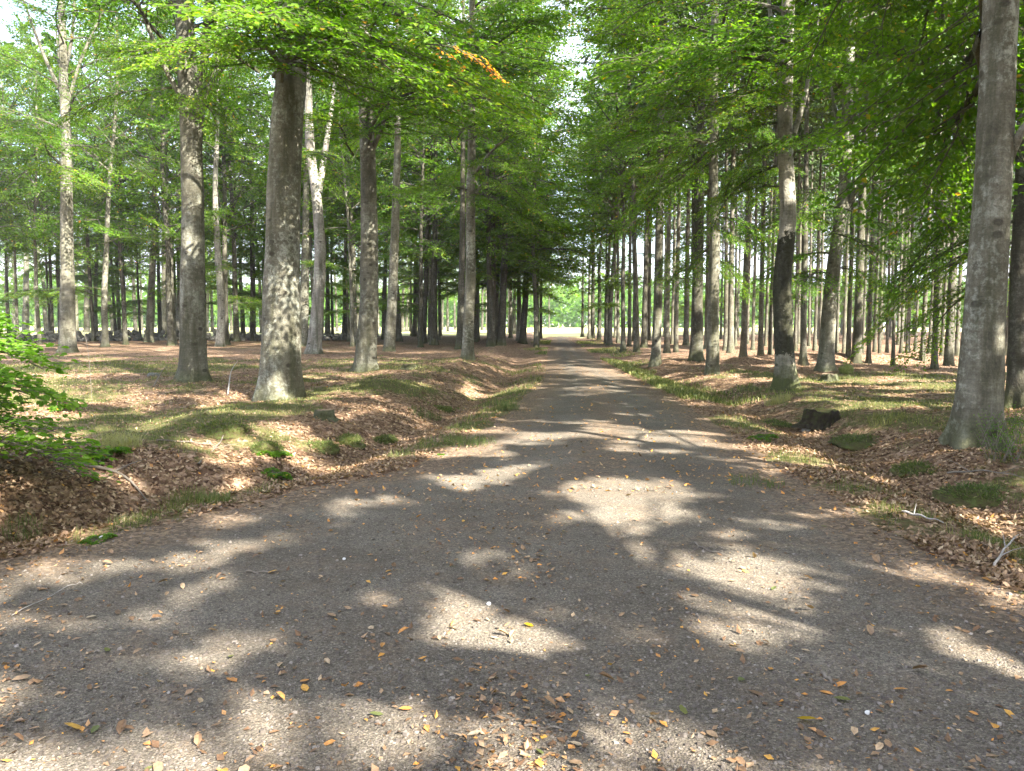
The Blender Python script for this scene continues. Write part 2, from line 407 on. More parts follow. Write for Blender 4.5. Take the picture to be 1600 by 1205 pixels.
# ------------------------------------------------------------------ ground, road, field
def axis_x():
    u = np.linspace(-1, 1, 430); return np.sign(u) * (16 * np.abs(u) + 384 * np.abs(u) ** 6) + 0.5
def axis_y():
    a = [-70, -40, -20, -10, -5, -2, 0]; y = 1.2
    while y < 600: a.append(y); y += max(0.055, 0.0125 * y)
    return np.array(a + [600.0])
gx, gy = axis_x(), axis_y()
X, Y = np.meshgrid(gx, gy)
Z = ground(X, Y)
idx = np.arange(X.size).reshape(X.shape)
gq = np.stack([idx[:-1, :-1], idx[:-1, 1:], idx[1:, 1:], idx[1:, :-1]], -1).reshape(-1, 4)
gt = np.clip(.5 + .5 * green_mask(X, Y), 0, 1)[:-1, :-1].reshape(-1)
g = G().add(np.stack([X, Y, Z], -1), gq, gt)
tag(link('ground', g.mesh('ground', [M['ground']], True)), kind='structure', label='forest floor of brown beech litter and moss with ditches beside the road')

ry = [-60, -30, -10, -4, 0]; y = 1.2
while y < 136: ry.append(y); y += max(0.07, .02 * y)
ry = np.array(ry); s = np.linspace(0, 1, 61)
RX = (xl(ry) - .45)[:, None] * (1 - s) + (xr(ry) + .45)[:, None] * s; RY = np.repeat(ry[:, None], 61, 1)
dd = np.maximum(xl(RY) - RX, RX - xr(RY))
wid = (xr(ry) - xl(ry))[:, None]
mid_ = (RX - (xl(RY) + xr(RY)) / 2) / wid
RZ = .035 * (1 - (2 * mid_) ** 2) + .006 * fbm(RX * 1.5, RY * 1.5, 5, 3) - .015 * np.exp(-((np.abs(mid_) - .22) / .07) ** 2) * sstep(6, 12, RY) \
     + .028 * fbm(RX * 3, RY * 3, 9, 4) * sstep(-.4, .1, dd) - .10 * sstep(-.05, .45, dd)
ri = np.arange(RX.size).reshape(RX.shape)
rq = np.stack([ri[:-1, :-1], ri[:-1, 1:], ri[1:, 1:], ri[1:, :-1]], -1).reshape(-1, 4)
edge = np.maximum(sstep(-1.1, .1, dd), .45 * np.exp(-(mid_ / .10) ** 2) * sstep(5, 10, RY))
et = edge[:-1, :-1].reshape(-1)
tag(link('road', G().add(np.stack([RX, RY, RZ], -1), rq, et).mesh('road', [M['road']], True)), kind='structure', label='grey gravel forest road')
def road_z(x, y):
    m_ = (x - (xl(y) + xr(y)) / 2) / (xr(y) - xl(y)); d_ = np.maximum(xl(y) - x, x - xr(y))
    return .035 * (1 - (2 * m_) ** 2) + .006 * fbm(x * 1.5, y * 1.5, 5, 3) - .015 * np.exp(-((np.abs(m_) - .22) / .07) ** 2) * sstep(6, 12, y) \
        + .028 * fbm(x * 3, y * 3, 9, 4) * sstep(-.4, .1, d_) - .10 * sstep(-.05, .45, d_)
def surf(x, y): return np.maximum(ground(x, y), np.where(np.maximum(xl(y) - x, x - xr(y)) < .44, road_z(x, y), -9))

def field_sheet(pts_y0, x0, x1):
    xs = np.linspace(x0, x1, 80); ys = np.linspace(0, 1, 50) ** 2
    A, B = np.meshgrid(xs, ys); y0 = np.interp(A, *pts_y0); Yv = y0 + B * (640 - y0)
    Zv = ground(A, Yv) + .02 + .1 * sstep(0, 25, Yv - y0)
    i = np.arange(A.size).reshape(A.shape)
    return G().add(np.stack([A, Yv, Zv], -1), np.stack([i[:-1, :-1], i[:-1, 1:], i[1:, 1:], i[1:, :-1]], -1).reshape(-1, 4))
tag(link('field', field_sheet(([-400, -60, -10, 0, 8, 20, 60, 400], [60, 66, 88, 84, 80, 90, 128, 150]), -400, 400).mesh('field', [M['field']], True)), kind='structure', label='sunlit pale meadow beyond the edge of the forest')

# ------------------------------------------------------------------ foliage
def bough_data(rng, L=4.0, step=.055, leaf=.075, sub=15, tw=.16, droop=.25, fine=True):
    """flat layered beech bough growing along +x: returns leaf arrays and twig tubes"""
    k = 12; t = np.linspace(0, 1, k)
    main = np.stack([L * t, .12 * L * fbm(t * 3, t * 0 + rng.random() * 50, 1, 2), L * (.30 * t - droop * 1.6 * t ** 2.2)], -1)
    T = G(); v, f = tube(main, .038 * L / 4 * (1 - .85 * t) + .004, 5); T.add(v, f)
    P, D, NN = [], [], []
    tt = np.linspace(.16, .99, sub)
    for i, u in enumerate(tt):
        o = np.array([np.interp(u, t, main[:, j]) for j in range(3)])
        sd = 1 if i % 2 else -1
        an = sd * rng.uniform(.65, 1.15) * (1 - .45 * u)
        sl = L * (.46 * (1 - .62 * u)) * rng.uniform(.7, 1.2)
        dr = np.array([math.cos(an), math.sin(an), rng.uniform(-.12, .22)])
        m_ = 7; w = np.linspace(0, 1, m_)
        sp = o + dr * (w * sl)[:, None] + np.stack([.10 * sl * w ** 2, 0 * w, -.22 * sl * w ** 2], -1)
        sp[:, 2] += .05 * sl * np.sin(w * 5 + rng.random() * 6)
        v, f = tube(sp, .012 * sl / 1.5 * (1 - .8 * w) + .0025, 4); T.add(v, f)
        nt_ = max(3, int(sl / tw))
        for j in range(nt_ + 1):
            q = (j + .6) / (nt_ + .6); oo = np.array([np.interp(q, w, sp[:, c]) for c in range(3)])
            a2 = math.atan2(dr[1], dr[0]) + (1 if j % 2 else -1) * rng.uniform(.5, 1.0) * (0 if j == nt_ else 1)
            tl = rng.uniform(.28, .55) * (1 - .35 * q) * (L / 4) ** .5
            td = np.array([math.cos(a2), math.sin(a2), rng.uniform(-.25, .12)])
            n_ = max(3, int(tl / step)); r = (np.arange(n_) + .7) / n_
            pt = oo + td * (r * tl)[:, None]; pt[:, 2] -= .22 * tl * r ** 2
            pt += rng.normal(0, .012, pt.shape)
            sa = np.where(np.arange(n_) % 2, 1, -1) * rng.uniform(.5, 1.0, n_)
            ang = a2 + sa
            P.append(pt); D.append(np.stack([np.cos(ang), np.sin(ang), rng.normal(-.22, .22, n_)], -1))
            nn = rng.normal(0, .32, (n_, 3)); nn[:, 2] += 1; NN.append(nn)
            if fine:
                v, f = tube(np.array([oo, oo + td * tl - np.array([0, 0, .15 * tl])]), [.003, .0015], 3); T.add(v, f)
    P = np.concatenate(P); D = np.concatenate(D); NN = unit(np.concatenate(NN)); n = len(P)
    return dict(P=P, D=D, N=NN, L=leaf * rng.uniform(.75, 1.25, n), T=T)

def rotm(rz, ry=0, rx=0): return np.array(Matrix.Rotation(rz, 3, 'Z') @ Matrix.Rotation(ry, 3, 'Y') @ Matrix.Rotation(rx, 3, 'X'))

def put_bough(g, b, Rm, o, s, rng, keep=1.0, leafscale=1.0, twigs=True, tshift=0.0, mats=(0, 1), round_=False):
    P = (b['P'] * s) @ Rm.T + o; D = b['D'] @ Rm.T; NN = b['N'] @ Rm.T; L = b['L'] * leafscale
    if keep < 1:
        k = rng.random(len(P)) < keep; P, D, NN, L = P[k], D[k], NN[k], L[k]
    v, f = (leaves6(P, D, NN, L, L * .62, -.08, .10) if round_ else leaves(P, D, NN, L, L * .66, .1))
    n = len(P); t = np.clip(rng.beta(2.2, 2.6, n) * .93 + tshift + rng.normal(0, .05) , 0, .96)
    t = np.where(rng.random(n) < .012, rng.uniform(.96, 1, n), t)
    if round_: t = np.concatenate([t, t])
    g.add(v, f, t, mats[1])
    if twigs:
        tv = np.concatenate(b['T'].v) * s @ Rm.T + o; g.add(tv, np.concatenate(b['T'].f), .5, mats[0])

rb = np.random.default_rng(21)
BD = [bough_data(rb, droop=rb.uniform(.12, .3), sub=20, tw=.115, step=.046, leaf=.085) for _ in range(4)]
BC = [bough_data(rb, step=.10, tw=.24, sub=15, leaf=.185, fine=False) for _ in range(3)]

# near hanging boughs with rounder leaves (parts shared between the near trees)
BOUGH = []
for i in range(3):
    g = G(); put_bough(g, BD[i], np.eye(3), np.zeros(3), 1, rb, round_=False, leafscale=1.05)
    BOUGH.append(g.mesh('bough_%s' % 'abc'[i], [M['dark'], M['leaf']]))

def crown_mesh(rng, name, n=30, H=17, Rr=4.6, data=BD, keep=1.0, ls=1.0, twigs=True, roll=.25, tilt=0.0):
    g = G()
    for i in range(n):
        u = (i + rng.uniform(-.3, .3)) / (n - 1); u = min(max(u, 0), 1)
        z = H * u ** 1.05
        shape = np.interp(u, [0, .25, .6, .85, 1], [.85, 1.0, .85, .55, .25])
        az = i * 2.39996 + rng.uniform(-.5, .5)
        up = np.interp(u, [0, .3, 1], [-.02, .22, 1.0]) + rng.uniform(-.15, .15)
        s = Rr / 4.0 * shape * rng.uniform(.75, 1.2)
        put_bough(g, data[rng.integers(len(data))], rotm(az, -up + rng.uniform(-tilt, tilt), rng.uniform(-roll, roll)), np.array([0, 0, z]), s, rng, keep, ls * (1 if s > .7 else .9), twigs, rng.uniform(-.12, .10))
    return g.mesh(name, [M['dark'], M['leaf']])
CROWN = [crown_mesh(rb, 'beech_crown_%s' % c, n=27) for c in 'abc']

def shade_crown(rng, name, n=62, H=11, Rr=4.2):  # unseen crown, its sprays shaped to cast dappled shade on the road
    g = G()
    for i in range(n):
        u = (i + .5) / n; z = H * u; az = i * 2.39996 + rng.uniform(-.6, .6); rad = Rr * np.interp(u, [0, .3, .7, 1], [.8, 1, .85, .35]) * rng.random() ** .5
        s_ = rng.uniform(.15, .32); st = max(rad - 3.2 * s_, .05); o = np.array([st * math.cos(az), st * math.sin(az), z])
        put_bough(g, BC[rng.integers(len(BC))], rotm(az, rng.uniform(-.35, .1), rng.uniform(-.3, .3)), o, s_, rng, 1, 1.0, True, rng.uniform(-.1, .1))
        if st > .3:
            v, f = tube(np.array([[0, 0, z - .5 * st], o * .5 + [0, 0, (z - .1 * st) * .5], o]), [.03, .024, .018], 4); g.add(v, f, .5, 0)
    return g.mesh(name, [M['dark'], M['leaf']])
rsh = np.random.default_rng(303)
CROWN_SHADE = [shade_crown(rsh, 'shade_beech_crown_%s' % c) for c in 'abc']
CROWN_FAR = [crown_mesh(rb, 'far_beech_crown_%s' % c, n=40, data=BC, twigs=True, roll=.85, tilt=.35) for c in 'abc']

def spruce_crown(rng):
    g = G(); H = 12.0
    for w in range(26):
        u = w / 25; z = H * u; Lb = 2.7 * (1 - u) ** .8 + .25
        for k in range(5):
            az = k * 2 * PI / 5 + w * .6 + rng.uniform(-.25, .25); m_ = 9; t = np.linspace(0, 1, m_)
            L_ = Lb * rng.uniform(.7, 1.15)
            x = L_ * t; zz = z + L_ * (-.15 * t - .25 * t ** 1.5 + .18 * t ** 3)
            p = np.stack([x * math.cos(az), x * math.sin(az), zz], -1)
            v, f = tube(p, .018 * (1 - .8 * t) + .003, 3); g.add(v, f, .5, 0)
            n_ = int(12 * L_ / 2) + 4; q = rng.uniform(.15, 1, n_)
            P = np.stack([np.interp(q, t, p[:, c]) for c in range(3)], -1) + rng.normal(0, .03, (n_, 3))
            sa = az + rng.choice([-1, 1], n_) * rng.uniform(.3, 1.0, n_)
            D = np.stack([np.cos(sa), np.sin(sa), rng.uniform(-1.1, -.2, n_)], -1)
            v, f = leaves(P, D, rng.normal(0, .5, (n_, 3)) + [0, 0, 1], rng.uniform(.3, .6, n_), rng.uniform(.10, .18, n_))
            g.add(v, f, rng.beta(2, 2, n_), 1)
    return g.mesh('spruce_crown', [M['spruce'], M['needle']])
SPRUCE_CROWN = [spruce_crown(rb) for _ in range(2)]

# ------------------------------------------------------------------ trunks
def trunk_geo(path, r0, seg=20, step=.25, flare=.45, seed=0, wob=.05, top=.25, taper=None, ridge=4, fl_h=.28):
    """path: points from the base (sunk 0.3) to the top, metres, base at origin"""
    path = np.asarray(path, float); H = path[-1][2]
    zs = np.concatenate([[-.35, -.12, 0, .08, .17, .28, .42, .6, .85], np.arange(1.15, H, step), [H]])
    pz = path[:, 2]; sp = spline(path, 120)
    order = np.argsort(sp[:, 2]); sp = sp[order]
    px = np.interp(zs, sp[:, 2], sp[:, 0]); py = np.interp(zs, sp[:, 2], sp[:, 1])
    px += .02 * fbm(zs * .5, zs * 0 + seed, 3, 2) * np.clip(zs, 0, 1); py += .02 * fbm(zs * .5, zs * 0 + seed + 9, 3, 2)
    zc = np.clip(zs, 0, None)
    r = r0 * (1 - (1 - top) * (zc / H) ** .9)
    amp = flare * np.exp(-zc / fl_h)
    r = r * (1 + .25 * amp + .10 * np.exp(-zc / 1.0))
    v, f = tube(np.stack([px, py, zs], -1), r, seg, wob, seed, (amp * 1.25, seed * 1.7, ridge))
    return v, f
def trunk_mesh(name, mat, *a, **k):
    v, f = trunk_geo(*a, **k); return G().add(v, f).mesh(name, [mat], True)

def limb_mesh(name, mat, pts, r0, r1=.02, seg=8):
    p = spline(pts, 16); t = np.linspace(0, 1, 16)
    v, f = tube(p, r0 * (1 - t) ** .8 * 1.0 + r1 * .5, seg, .06, 3)
    return G().add(v, f).mesh(name, [mat], True)

crown_rng = np.random.default_rng(5)
def add_crown(root, z, x=0, y=0, far=False, s=1.0, rz=None, kind='beech'):
    pool = SPRUCE_CROWN if kind == 'spruce' else CROWN_SHADE if kind == 'shade' else (CROWN_FAR if far else CROWN)
    o = link('crown', pool[crown_rng.integers(len(pool))], root, (x, y, z), (0, 0, crown_rng.uniform(0, 6.28) if rz is None else rz), (s, s, s * crown_rng.uniform(.9, 1.1)))
    return o

# beeches that can be told apart: base px,py; width px (about 1.5-2 m up); waypoints (px,py); material; label; crown base; options
BEECH = [
 # px, py, w, waypoints, mat, label, crown z, dict
 (438, 624, 58, [(440, 450), (447, 200), (458, 0)], 'lichen', 'stout grey beech with mottled lichened bark, thickest trunk left of the road', 6.6, dict(seg=36, flare=.2, limbs=[([(470, 95), (505, 60), (560, -10)], .09, 1.0)], group='large beeches near the road')),
 (301, 595, 38, [(302, 450), (300, 250), (292, 100), (288, -20)], 'beech', 'tall beech with thin side stem and splayed roots, left of the stout mottled beech', 7.0, dict(seg=30, limbs=[([(305, 250), (316, 130), (326, 0), (334, -80)], .13, .4), ([(300, 180), (260, 110), (222, 20)], .07, -.6), ([(306, 170), (345, 110), (400, 30)], .06, .8)], group='large beeches near the road')),
 (106, 551, 22, [(105, 400), (103, 200), (99, 120), (96, 0)], 'beech', 'straight grey beech with upward forking limbs behind the green bush', 9.0, dict(seg=22, limbs=[([(101, 155), (70, 90), (40, 10)], .10, .4), ([(103, 170), (128, 90), (160, 20)], .09, -.4), ([(98, 130), (112, 60), (118, -20)], .09, .3)])),
 (490, 553, 20, [(500, 420), (497, 330), (487, 250), (482, 150)], 'pale', 'pale sinuous beech forking into a V, just right of the stout mottled beech', 12.5, dict(seg=20, limbs=[([(498, 300), (508, 235), (518, 170), (524, 120)], .16, .3)])),
 (473, 541, 15, [(476, 450), (478, 300), (480, 200)], 'beech', 'slim grey beech rising close behind the pale forked beech', 10.5, {}),
 (571, 580, 30, [(577, 450), (575, 250), (570, 100), (571, -20)], 'beech', 'tall beech with a dark seam down its bark and sunlit base, mid left', 7.2, dict(seg=28, limbs=[([(582, 235), (600, 190), (612, 130)], .06, -.5), ([(566, 150), (530, 110), (490, 50)], .07, .5)], group='large beeches near the road')),
 (608, 549, 16, [(614, 450), (619, 300), (621, 200)], 'beech', 'grey beech leaning slightly right, just behind the seamed beech', 10.5, {}),
 (730, 562, 17, [(735, 430), (735, 300), (737, 180)], 'lichen', 'beech with whitened lichened foot standing on the grassy ditch edge', 9.0, dict(seg=22, limbs=[([(738, 310), (752, 290), (775, 280)], .06, .4), ([(736, 280), (765, 240), (800, 210)], .06, -1.0)])),
 (719, 546, 11, [(721, 430), (723, 300)], 'dark', 'dark beech half hidden behind the beech with the whitened foot', 9.5, {}),
 (233, 535, 12, [(238, 430), (241, 330), (240, 250)], 'beech', 'slim beech with forked top between bush and tall rooted beech', 11.5, dict(limbs=[([(241, 270), (228, 240), (215, 225)], .10, .3), ([(241, 275), (252, 240), (258, 215)], .09, -.3)])),
 (344, 542, 12, [(346, 480), (341, 400), (336, 300), (340, 190)], 'pale', 'slender pale sinuous beech between the two biggest beeches on the left', 12.0, {}),
 (280, 529, 12, [(282, 450), (279, 330), (283, 220)], 'pale', 'pale slim beech just left of the tall rooted beech', 12.0, {}),
 (271, 526, 8, [(272, 450), (266, 330), (258, 280)], 'beech', 'thin curved beech touching the pale slim one beside the rooted beech', 12.0, {}),
 (257, 522, 11, [(257, 450), (256, 300)], 'dark', 'dark straight beech at the stone wall, third left of the rooted beech', 11.5, {}),
 (40, 526, 10, [(41, 430), (42, 300)], 'beech', 'grey beech trunk rising behind the green bush at the picture edge', 11.0, {}),
 (662, 537, 8, [(665, 450), (668, 350), (672, 300)], 'dark', 'thin leaning dark beech between the seamed and the white footed beech', 11.0, {}),
 (678, 539, 11, [(678, 450), (680, 330)], 'dark', 'nearly black upright beech left of the white footed beech', 11.0, {}),
 (768, 540, 11, [(769, 470), (770, 400)], 'dark', 'left trunk of a dark beech pair right of the white footed beech', 9.0, dict(hang=3)),
 (783, 540, 12, [(786, 470), (788, 390)], 'dark', 'right trunk of a dark beech pair right of the white footed beech', 7.0, dict(hang=12, hs=(.7, 1.3))),
 (816, 537, 10, [(820, 480), (822, 420)], 'dark', 'shade darkened beech nearest the road with foliage hanging low over it', 5.5, dict(hang=26, hz=(3.4, 9.5), hs=(.8, 1.5))),
 (648, 526, 7, [(649, 450), (650, 350)], 'dark', 'dark thin beech in the cluster near the far ground between seamed and white footed beeches', 12.0, {}),
 (600, 531, 8, [(601, 450), (604, 350)], 'dark', 'dark thin beech hugging the left side of the slightly leaning grey beech', 12.0, {}),
 (539, 526, 9, [(540, 450), (541, 330)], 'dark', 'dark upright beech between the pale forked and the seamed beech', 11.5, {}),
 (512, 524, 8, [(512, 450), (511, 330)], 'dark', 'brownish dark beech just right of the pale forked beech', 11.5, {}),
 (395, 530, 9, [(395, 450), (394, 340)], 'dark', 'dark beech just left of the stout mottled beech', 11.5, {}),
 # right side
 (1113, 585, 18, [(1116, 450), (1117, 320), (1116, 220)], 'beech', 'smooth upright grey beech left of the mossy black trunk', 8.5, dict(seg=22, hang=3)),
 (1088, 562, 18, [(1090, 450), (1092, 350), (1094, 250)], 'dark', 'broad twin looking dark beech behind the smooth upright beech', 8.5, dict(seg=20, hang=3, limbs=[([(1086, 420), (1086, 340), (1084, 260)], .17, .2)])),
 (1228, 608, 28, [(1223, 500), (1223, 430), (1230, 340), (1226, 200), (1229, 90), (1233, -30)], 'mossy', 'sinuous beech with black mossy lower trunk and bright green moss foot', 7.0, dict(seg=30, limbs=[([(1240, 210), (1258, 150), (1272, 70)], .06, .5), ([(1222, 130), (1208, 60), (1200, -10)], .07, .4)], hang=3)),
 (1289, 580, 22, [(1296, 480), (1304, 400), (1318, 310), (1322, 230)], 'beech', 'leaning beech with green foot and crooked spreading limbs', 8.5, dict(seg=24, limbs=[([(1322, 250), (1311, 205), (1303, 160)], .11, .3), ([(1322, 240), (1334, 190), (1338, 130)], .11, -.3), ([(1323, 320), (1345, 292), (1392, 280)], .09, -.6), ([(1322, 270), (1350, 230), (1372, 200)], .08, .4)], hang=3)),
 (1526, 692, 57, [(1540, 480), (1553, 250), (1563, 0), (1565, -60)], 'lichen', 'large smooth grey beech with white lichen streak and flared foot', 7.0, dict(seg=40, flare=.55, group='large beeches near the road', limbs=[([(1575, 250), (1600, 200), (1640, 160)], .05, -.3)])),
 (1590, 640, 30, [(1594, 480), (1602, 300), (1608, 100)], 'dark', 'darker beech half cut by the frame behind the large smooth beech', 7.5, dict(seg=28, flare=.5)),
]
def proto_hang(root, rng, n, zlo, zhi, r=.2, face=None, s=(.5, .95)):
    for i in range(n):
        a = rng.uniform(0, 6.28) if face is None else face + rng.uniform(-1.1, 1.1)
        sc = rng.uniform(*s)
        link('bough', BOUGH[rng.integers(3)], root, (r * .5 * math.cos(a), r * .5 * math.sin(a), rng.uniform(zlo, zhi)), (rng.uniform(-.2, .2), rng.uniform(-.12, .18), a), (sc, sc, sc))

hr = np.random.default_rng(99)
placed = []
for i, (px, py, w, wp, mt, label, cz, op) in enumerate(BEECH):
    b = on_ground(px, py); Yd = b[1]
    pts = [np.array([0, 0, 0.])]
    for q in wp:
        p = at_depth(q[0], q[1], Yd) - b; pts.append(p)
    H = max(20.0, pts[-1][2] + 6); d = unit(pts[-1] - pts[-2]); d[:2] *= .4
    pts.append(pts[-1] + d * (H - pts[-1][2]) / max(d[2], .3))
    if 'mossy' == mt: pass
    r0 = w * scale_at(Yd) * .5 * 1.06
    root = link('beech_tree', None, None, b)
    tag(root, label, 'tree', op.get('group', 'beeches standing along the road'))
    link('trunk', trunk_mesh('beech_trunk', M[mt], pts, r0, seg=op.get('seg', 16), seed=i + 3, flare=op.get('flare', .34), step=.3), root)
    for lp, lr, dy in op.get('limbs', []):
        L3 = []
        for k, q in enumerate(lp):
            yy = Yd + dy * k / len(lp) * 2; L3.append(at_depth(q[0], q[1], yy) - b)
        e = L3[-1] + (L3[-1] - L3[-2]) * .8; L3.append(e)
        link('limb', limb_mesh('beech_limb', M[mt], L3, lr), root)
    tx = np.interp(cz, [p[2] for p in pts], [p[0] for p in pts]); ty = np.interp(cz, [p[2] for p in pts], [p[1] for p in pts])
    add_crown(root, cz, tx, ty, far=Yd > 48, s=op.get('cs', 1.1))
    nh = op.get('hang', 0)
    if nh:
        lo, hi = op.get('hz', (cz - 2.8, cz + .5)); proto_hang(root, hr, nh, lo, hi, r0, s=op.get('hs', (.5, .95)))
    placed.append((px, b[0], b[1]))

# named extra boughs reaching over the road and into the top of the view: (tree index, height, azimuth, scale)
def bough_on(ti, z, az, s, tilt=0.0, mi=None):
    root = [o for o in COL.objects if o.name.startswith('beech_tree')][ti]
    link('bough', BOUGH[hr.integers(3) if mi is None else mi], root, (0, 0, z), (hr.uniform(-.15, .15), tilt, az), (s, s, s))

# slim trunks that can be seen one by one on the left, then on the right (spruces)
ORD = ['first', 'second', 'third', 'fourth', 'fifth', 'sixth', 'seventh', 'eighth', 'ninth', 'tenth', 'eleventh', 'twelfth', 'thirteenth', 'fourteenth', 'fifteenth']
SLIM_L = [(12, 520, 6), (22, 519, 5), (58, 521, 7), (73, 519, 7), (120, 521, 6), (136, 521, 9), (150, 519, 4), (163, 518, 4), (179, 520, 9), (187, 520, 6),
          (212, 521, 6), (222, 517.5, 4), (323, 520, 6), (332, 520, 5), (362, 518, 4), (371, 525, 7), (380, 525, 7), (409, 522, 6), (560, 521, 6), (591, 516.5, 4),
          (629, 520, 5), (635, 519, 5), (641, 519, 4), (691, 517, 3.5), (700, 519, 4), (711, 516.5, 3.5), (753, 517, 4), (761, 516.5, 3.5), (796, 521, 5), (804, 522, 6),
          (839, 515.5, 3), (845, 516, 4), (858, 515, 2.5), (467, 524, 6), (421, 521, 5), (527, 519, 4), (552, 518, 4)]
MARKS_L = [(-999, 'left picture edge'), (106, 'straight grey beech behind the bush'), (233, 'slim fork topped beech'), (301, 'tall rooted beech'), (344, 'slender pale beech'), (438, 'stout mottled beech'),
           (490, 'pale forked beech'), (571, 'seamed beech'), (608, 'slightly leaning grey beech'), (678, 'nearly black beech'), (730, 'white footed beech'), (783, 'dark beech pair'), (816, 'shade darkened beech'), (2000, '')]
def slim_trunks(kind, rng, n=4):
    r = []
    for i in range(n):
        H = 20.0 if kind == 'beech' else 22.0; k = 7; z = np.linspace(0, H, k); a = .38 if kind == 'beech' else .05
        x = a * np.cumsum(rng.normal(0, .5, k)); yv = a * np.cumsum(rng.normal(0, .5, k)); x -= x[0]; yv -= yv[0]
        pts = np.stack([x * z / H * 1.3, yv * z / H * 1.3, z], -1)
        mt = [M['dark'], M['beech'], M['dark'], M['beech']][i % 4] if kind == 'beech' else M['spruce']
        g = G(); v, f = trunk_geo(pts, .16, seg=10, step=.8, seed=i * 5 + 1, flare=.35, top=.3); g.add(v, f)
        if kind == 'spruce':      # dead lower branches
            for j in range(34):
                zz = rng.uniform(1.8, 12); az = rng.uniform(0, 6.28); L_ = rng.uniform(.35, 1.3)
                o = np.array([np.interp(zz, pts[:, 2], pts[:, 0]), np.interp(zz, pts[:, 2], pts[:, 1]), zz]); dr = np.array([math.cos(az), math.sin(az), rng.uniform(-.35, .15)])
                v, f = tube(np.array([o, o + dr * L_ * .5, o + dr * L_ + [0, 0, -.1 * L_]]), [.013, .009, .004], 3); g.add(v, f)
        else:
            for j in range(7):
                zz = rng.uniform(6.5, 13); az = rng.uniform(0, 6.28); L_ = rng.uniform(1.5, 3.2)
                o = np.array([np.interp(zz, pts[:, 2], pts[:, 0]), np.interp(zz, pts[:, 2], pts[:, 1]), zz]); dr = np.array([math.cos(az), math.sin(az), rng.uniform(.5, 1.1)])
                v, f = tube(np.array([o, o + dr * L_ * .4, o + dr * L_ + [0, 0, .3]]), [.06, .04, .012], 5, .05); g.add(v, f)
        r.append((g.mesh(kind + '_slim_trunk_%s' % 'abcd'[i], [mt], True), pts))
    return r
rs = np.random.default_rng(31)
SB = slim_trunks('beech', rs); SP = slim_trunks('spruce', rs)
def slim_tree(kind, b, r, label, group, rng, cz=None, crown=True):
    me, pts = (SB if kind == 'beech' else SP)[rng.integers(4)]
    s = max(r / .16, .3)
    root = link(kind + '_tree', None, None, b); tag(root, label, 'tree', group)
    rz = rng.uniform(0, 6.28)
    link('trunk', me, root, (0, 0, 0), (rng.normal(0, .008), rng.normal(0, .008), rz), (s, s, 1))
    if crown:
        cz = cz if cz else (rng.uniform(5.2, 9) if kind == 'beech' else rng.uniform(10, 12.5))
        add_crown(root, cz, far=b[1] > 40, kind=kind, s=(rng.uniform(.7, .95) if kind == 'beech' else rng.uniform(.85, 1.1)))
    return root
cnt = {}
for px, py, w in sorted(SLIM_L):
    b = on_ground(px, py); k = [m for m in MARKS_L if m[0] <= px][-1]
    c = cnt.get(k[1], 0); cnt[k[1]] = c + 1
    rt = slim_tree('beech', b, w * scale_at(b[1]) * .53, '%s slender background beech trunk counting right from the %s' % (ORD[c], k[1]), 'slender beeches at the back of the left stand', rs)
    if px < 430 and hr.random() < .8: proto_hang(rt, hr, 4, 2.4, 7, .1, s=(.6, 1.2))
    placed.append((px, b[0], b[1]))
SLIM_R = [(926, 529, 6), (936, 531, 6), (952, 540, 8), (966, 536, 5), (961, 528, 4), (974, 550, 7), (995, 550, 9), (1006, 544, 8), (990, 533, 5), (1042, 553, 8), (1050, 538, 4), (1056, 551, 7), (1072, 540, 8),
          (1104, 545, 7), (1134, 548, 7), (1141, 552, 9), (1161, 560, 9), (1176, 547, 5), (1188, 561, 8), (1203, 560, 6), (1255, 563, 9), (1243, 549, 5), (1273, 548, 5), (1306, 564, 6), (1318, 556, 5), (1325, 565, 7), (1338, 567, 13),
          (1357, 568, 6), (1347, 552, 4), (1366, 550, 5), (1374, 562, 5), (1386, 551, 4), (1395, 572, 5), (1408, 552, 5), (1418, 556, 6), (1430, 549, 4), (1441, 566, 7), (1460, 577, 8), (1452, 553, 5), (1471, 556, 5), (1482, 574, 13),
          (1495, 556, 6), (1577, 572, 7), (1573, 556, 5), (1585, 560, 7), (1149, 541, 4), (1168, 538, 4), (1196, 541, 4), (1211, 545, 5), (1264, 541, 4), (1281, 540, 4)]
MARKS_R = [(-999, 'far end of the road'), (1025, 'reddish spruce at the verge'), (1113, 'smooth upright beech'), (1228, 'black mossy trunk'), (1289, 'leaning beech'), (1337, 'thickest dark spruce'), (1441, 'pale spruce above the earth bank'), (1526, 'large smooth beech'), (3000, '')]
b = on_ground(1024, 572); root = link('spruce_tree', None, None, b); tag(root, 'reddish barked spruce with a bare straight trunk standing alone at the right verge', 'tree', 'spruces in the right stand')
pts = [np.zeros(3)] + [at_depth(x_, y_, b[1]) - b for x_, y_ in ((1028, 450), (1031, 300), (1033, 170))]; pts.append(pts[-1] + [0, 0, 24 - pts[-1][2]])
link('trunk', trunk_mesh('spruce_trunk', M['spruce'], pts, 14.5 * scale_at(b[1]) * .5, seg=16, seed=77, flare=.5, step=.4, top=.4), root)
add_crown(root, 12.5, pts[-2][0], 0, kind='spruce'); placed.append((1025, b[0], b[1]))
cnt = {}
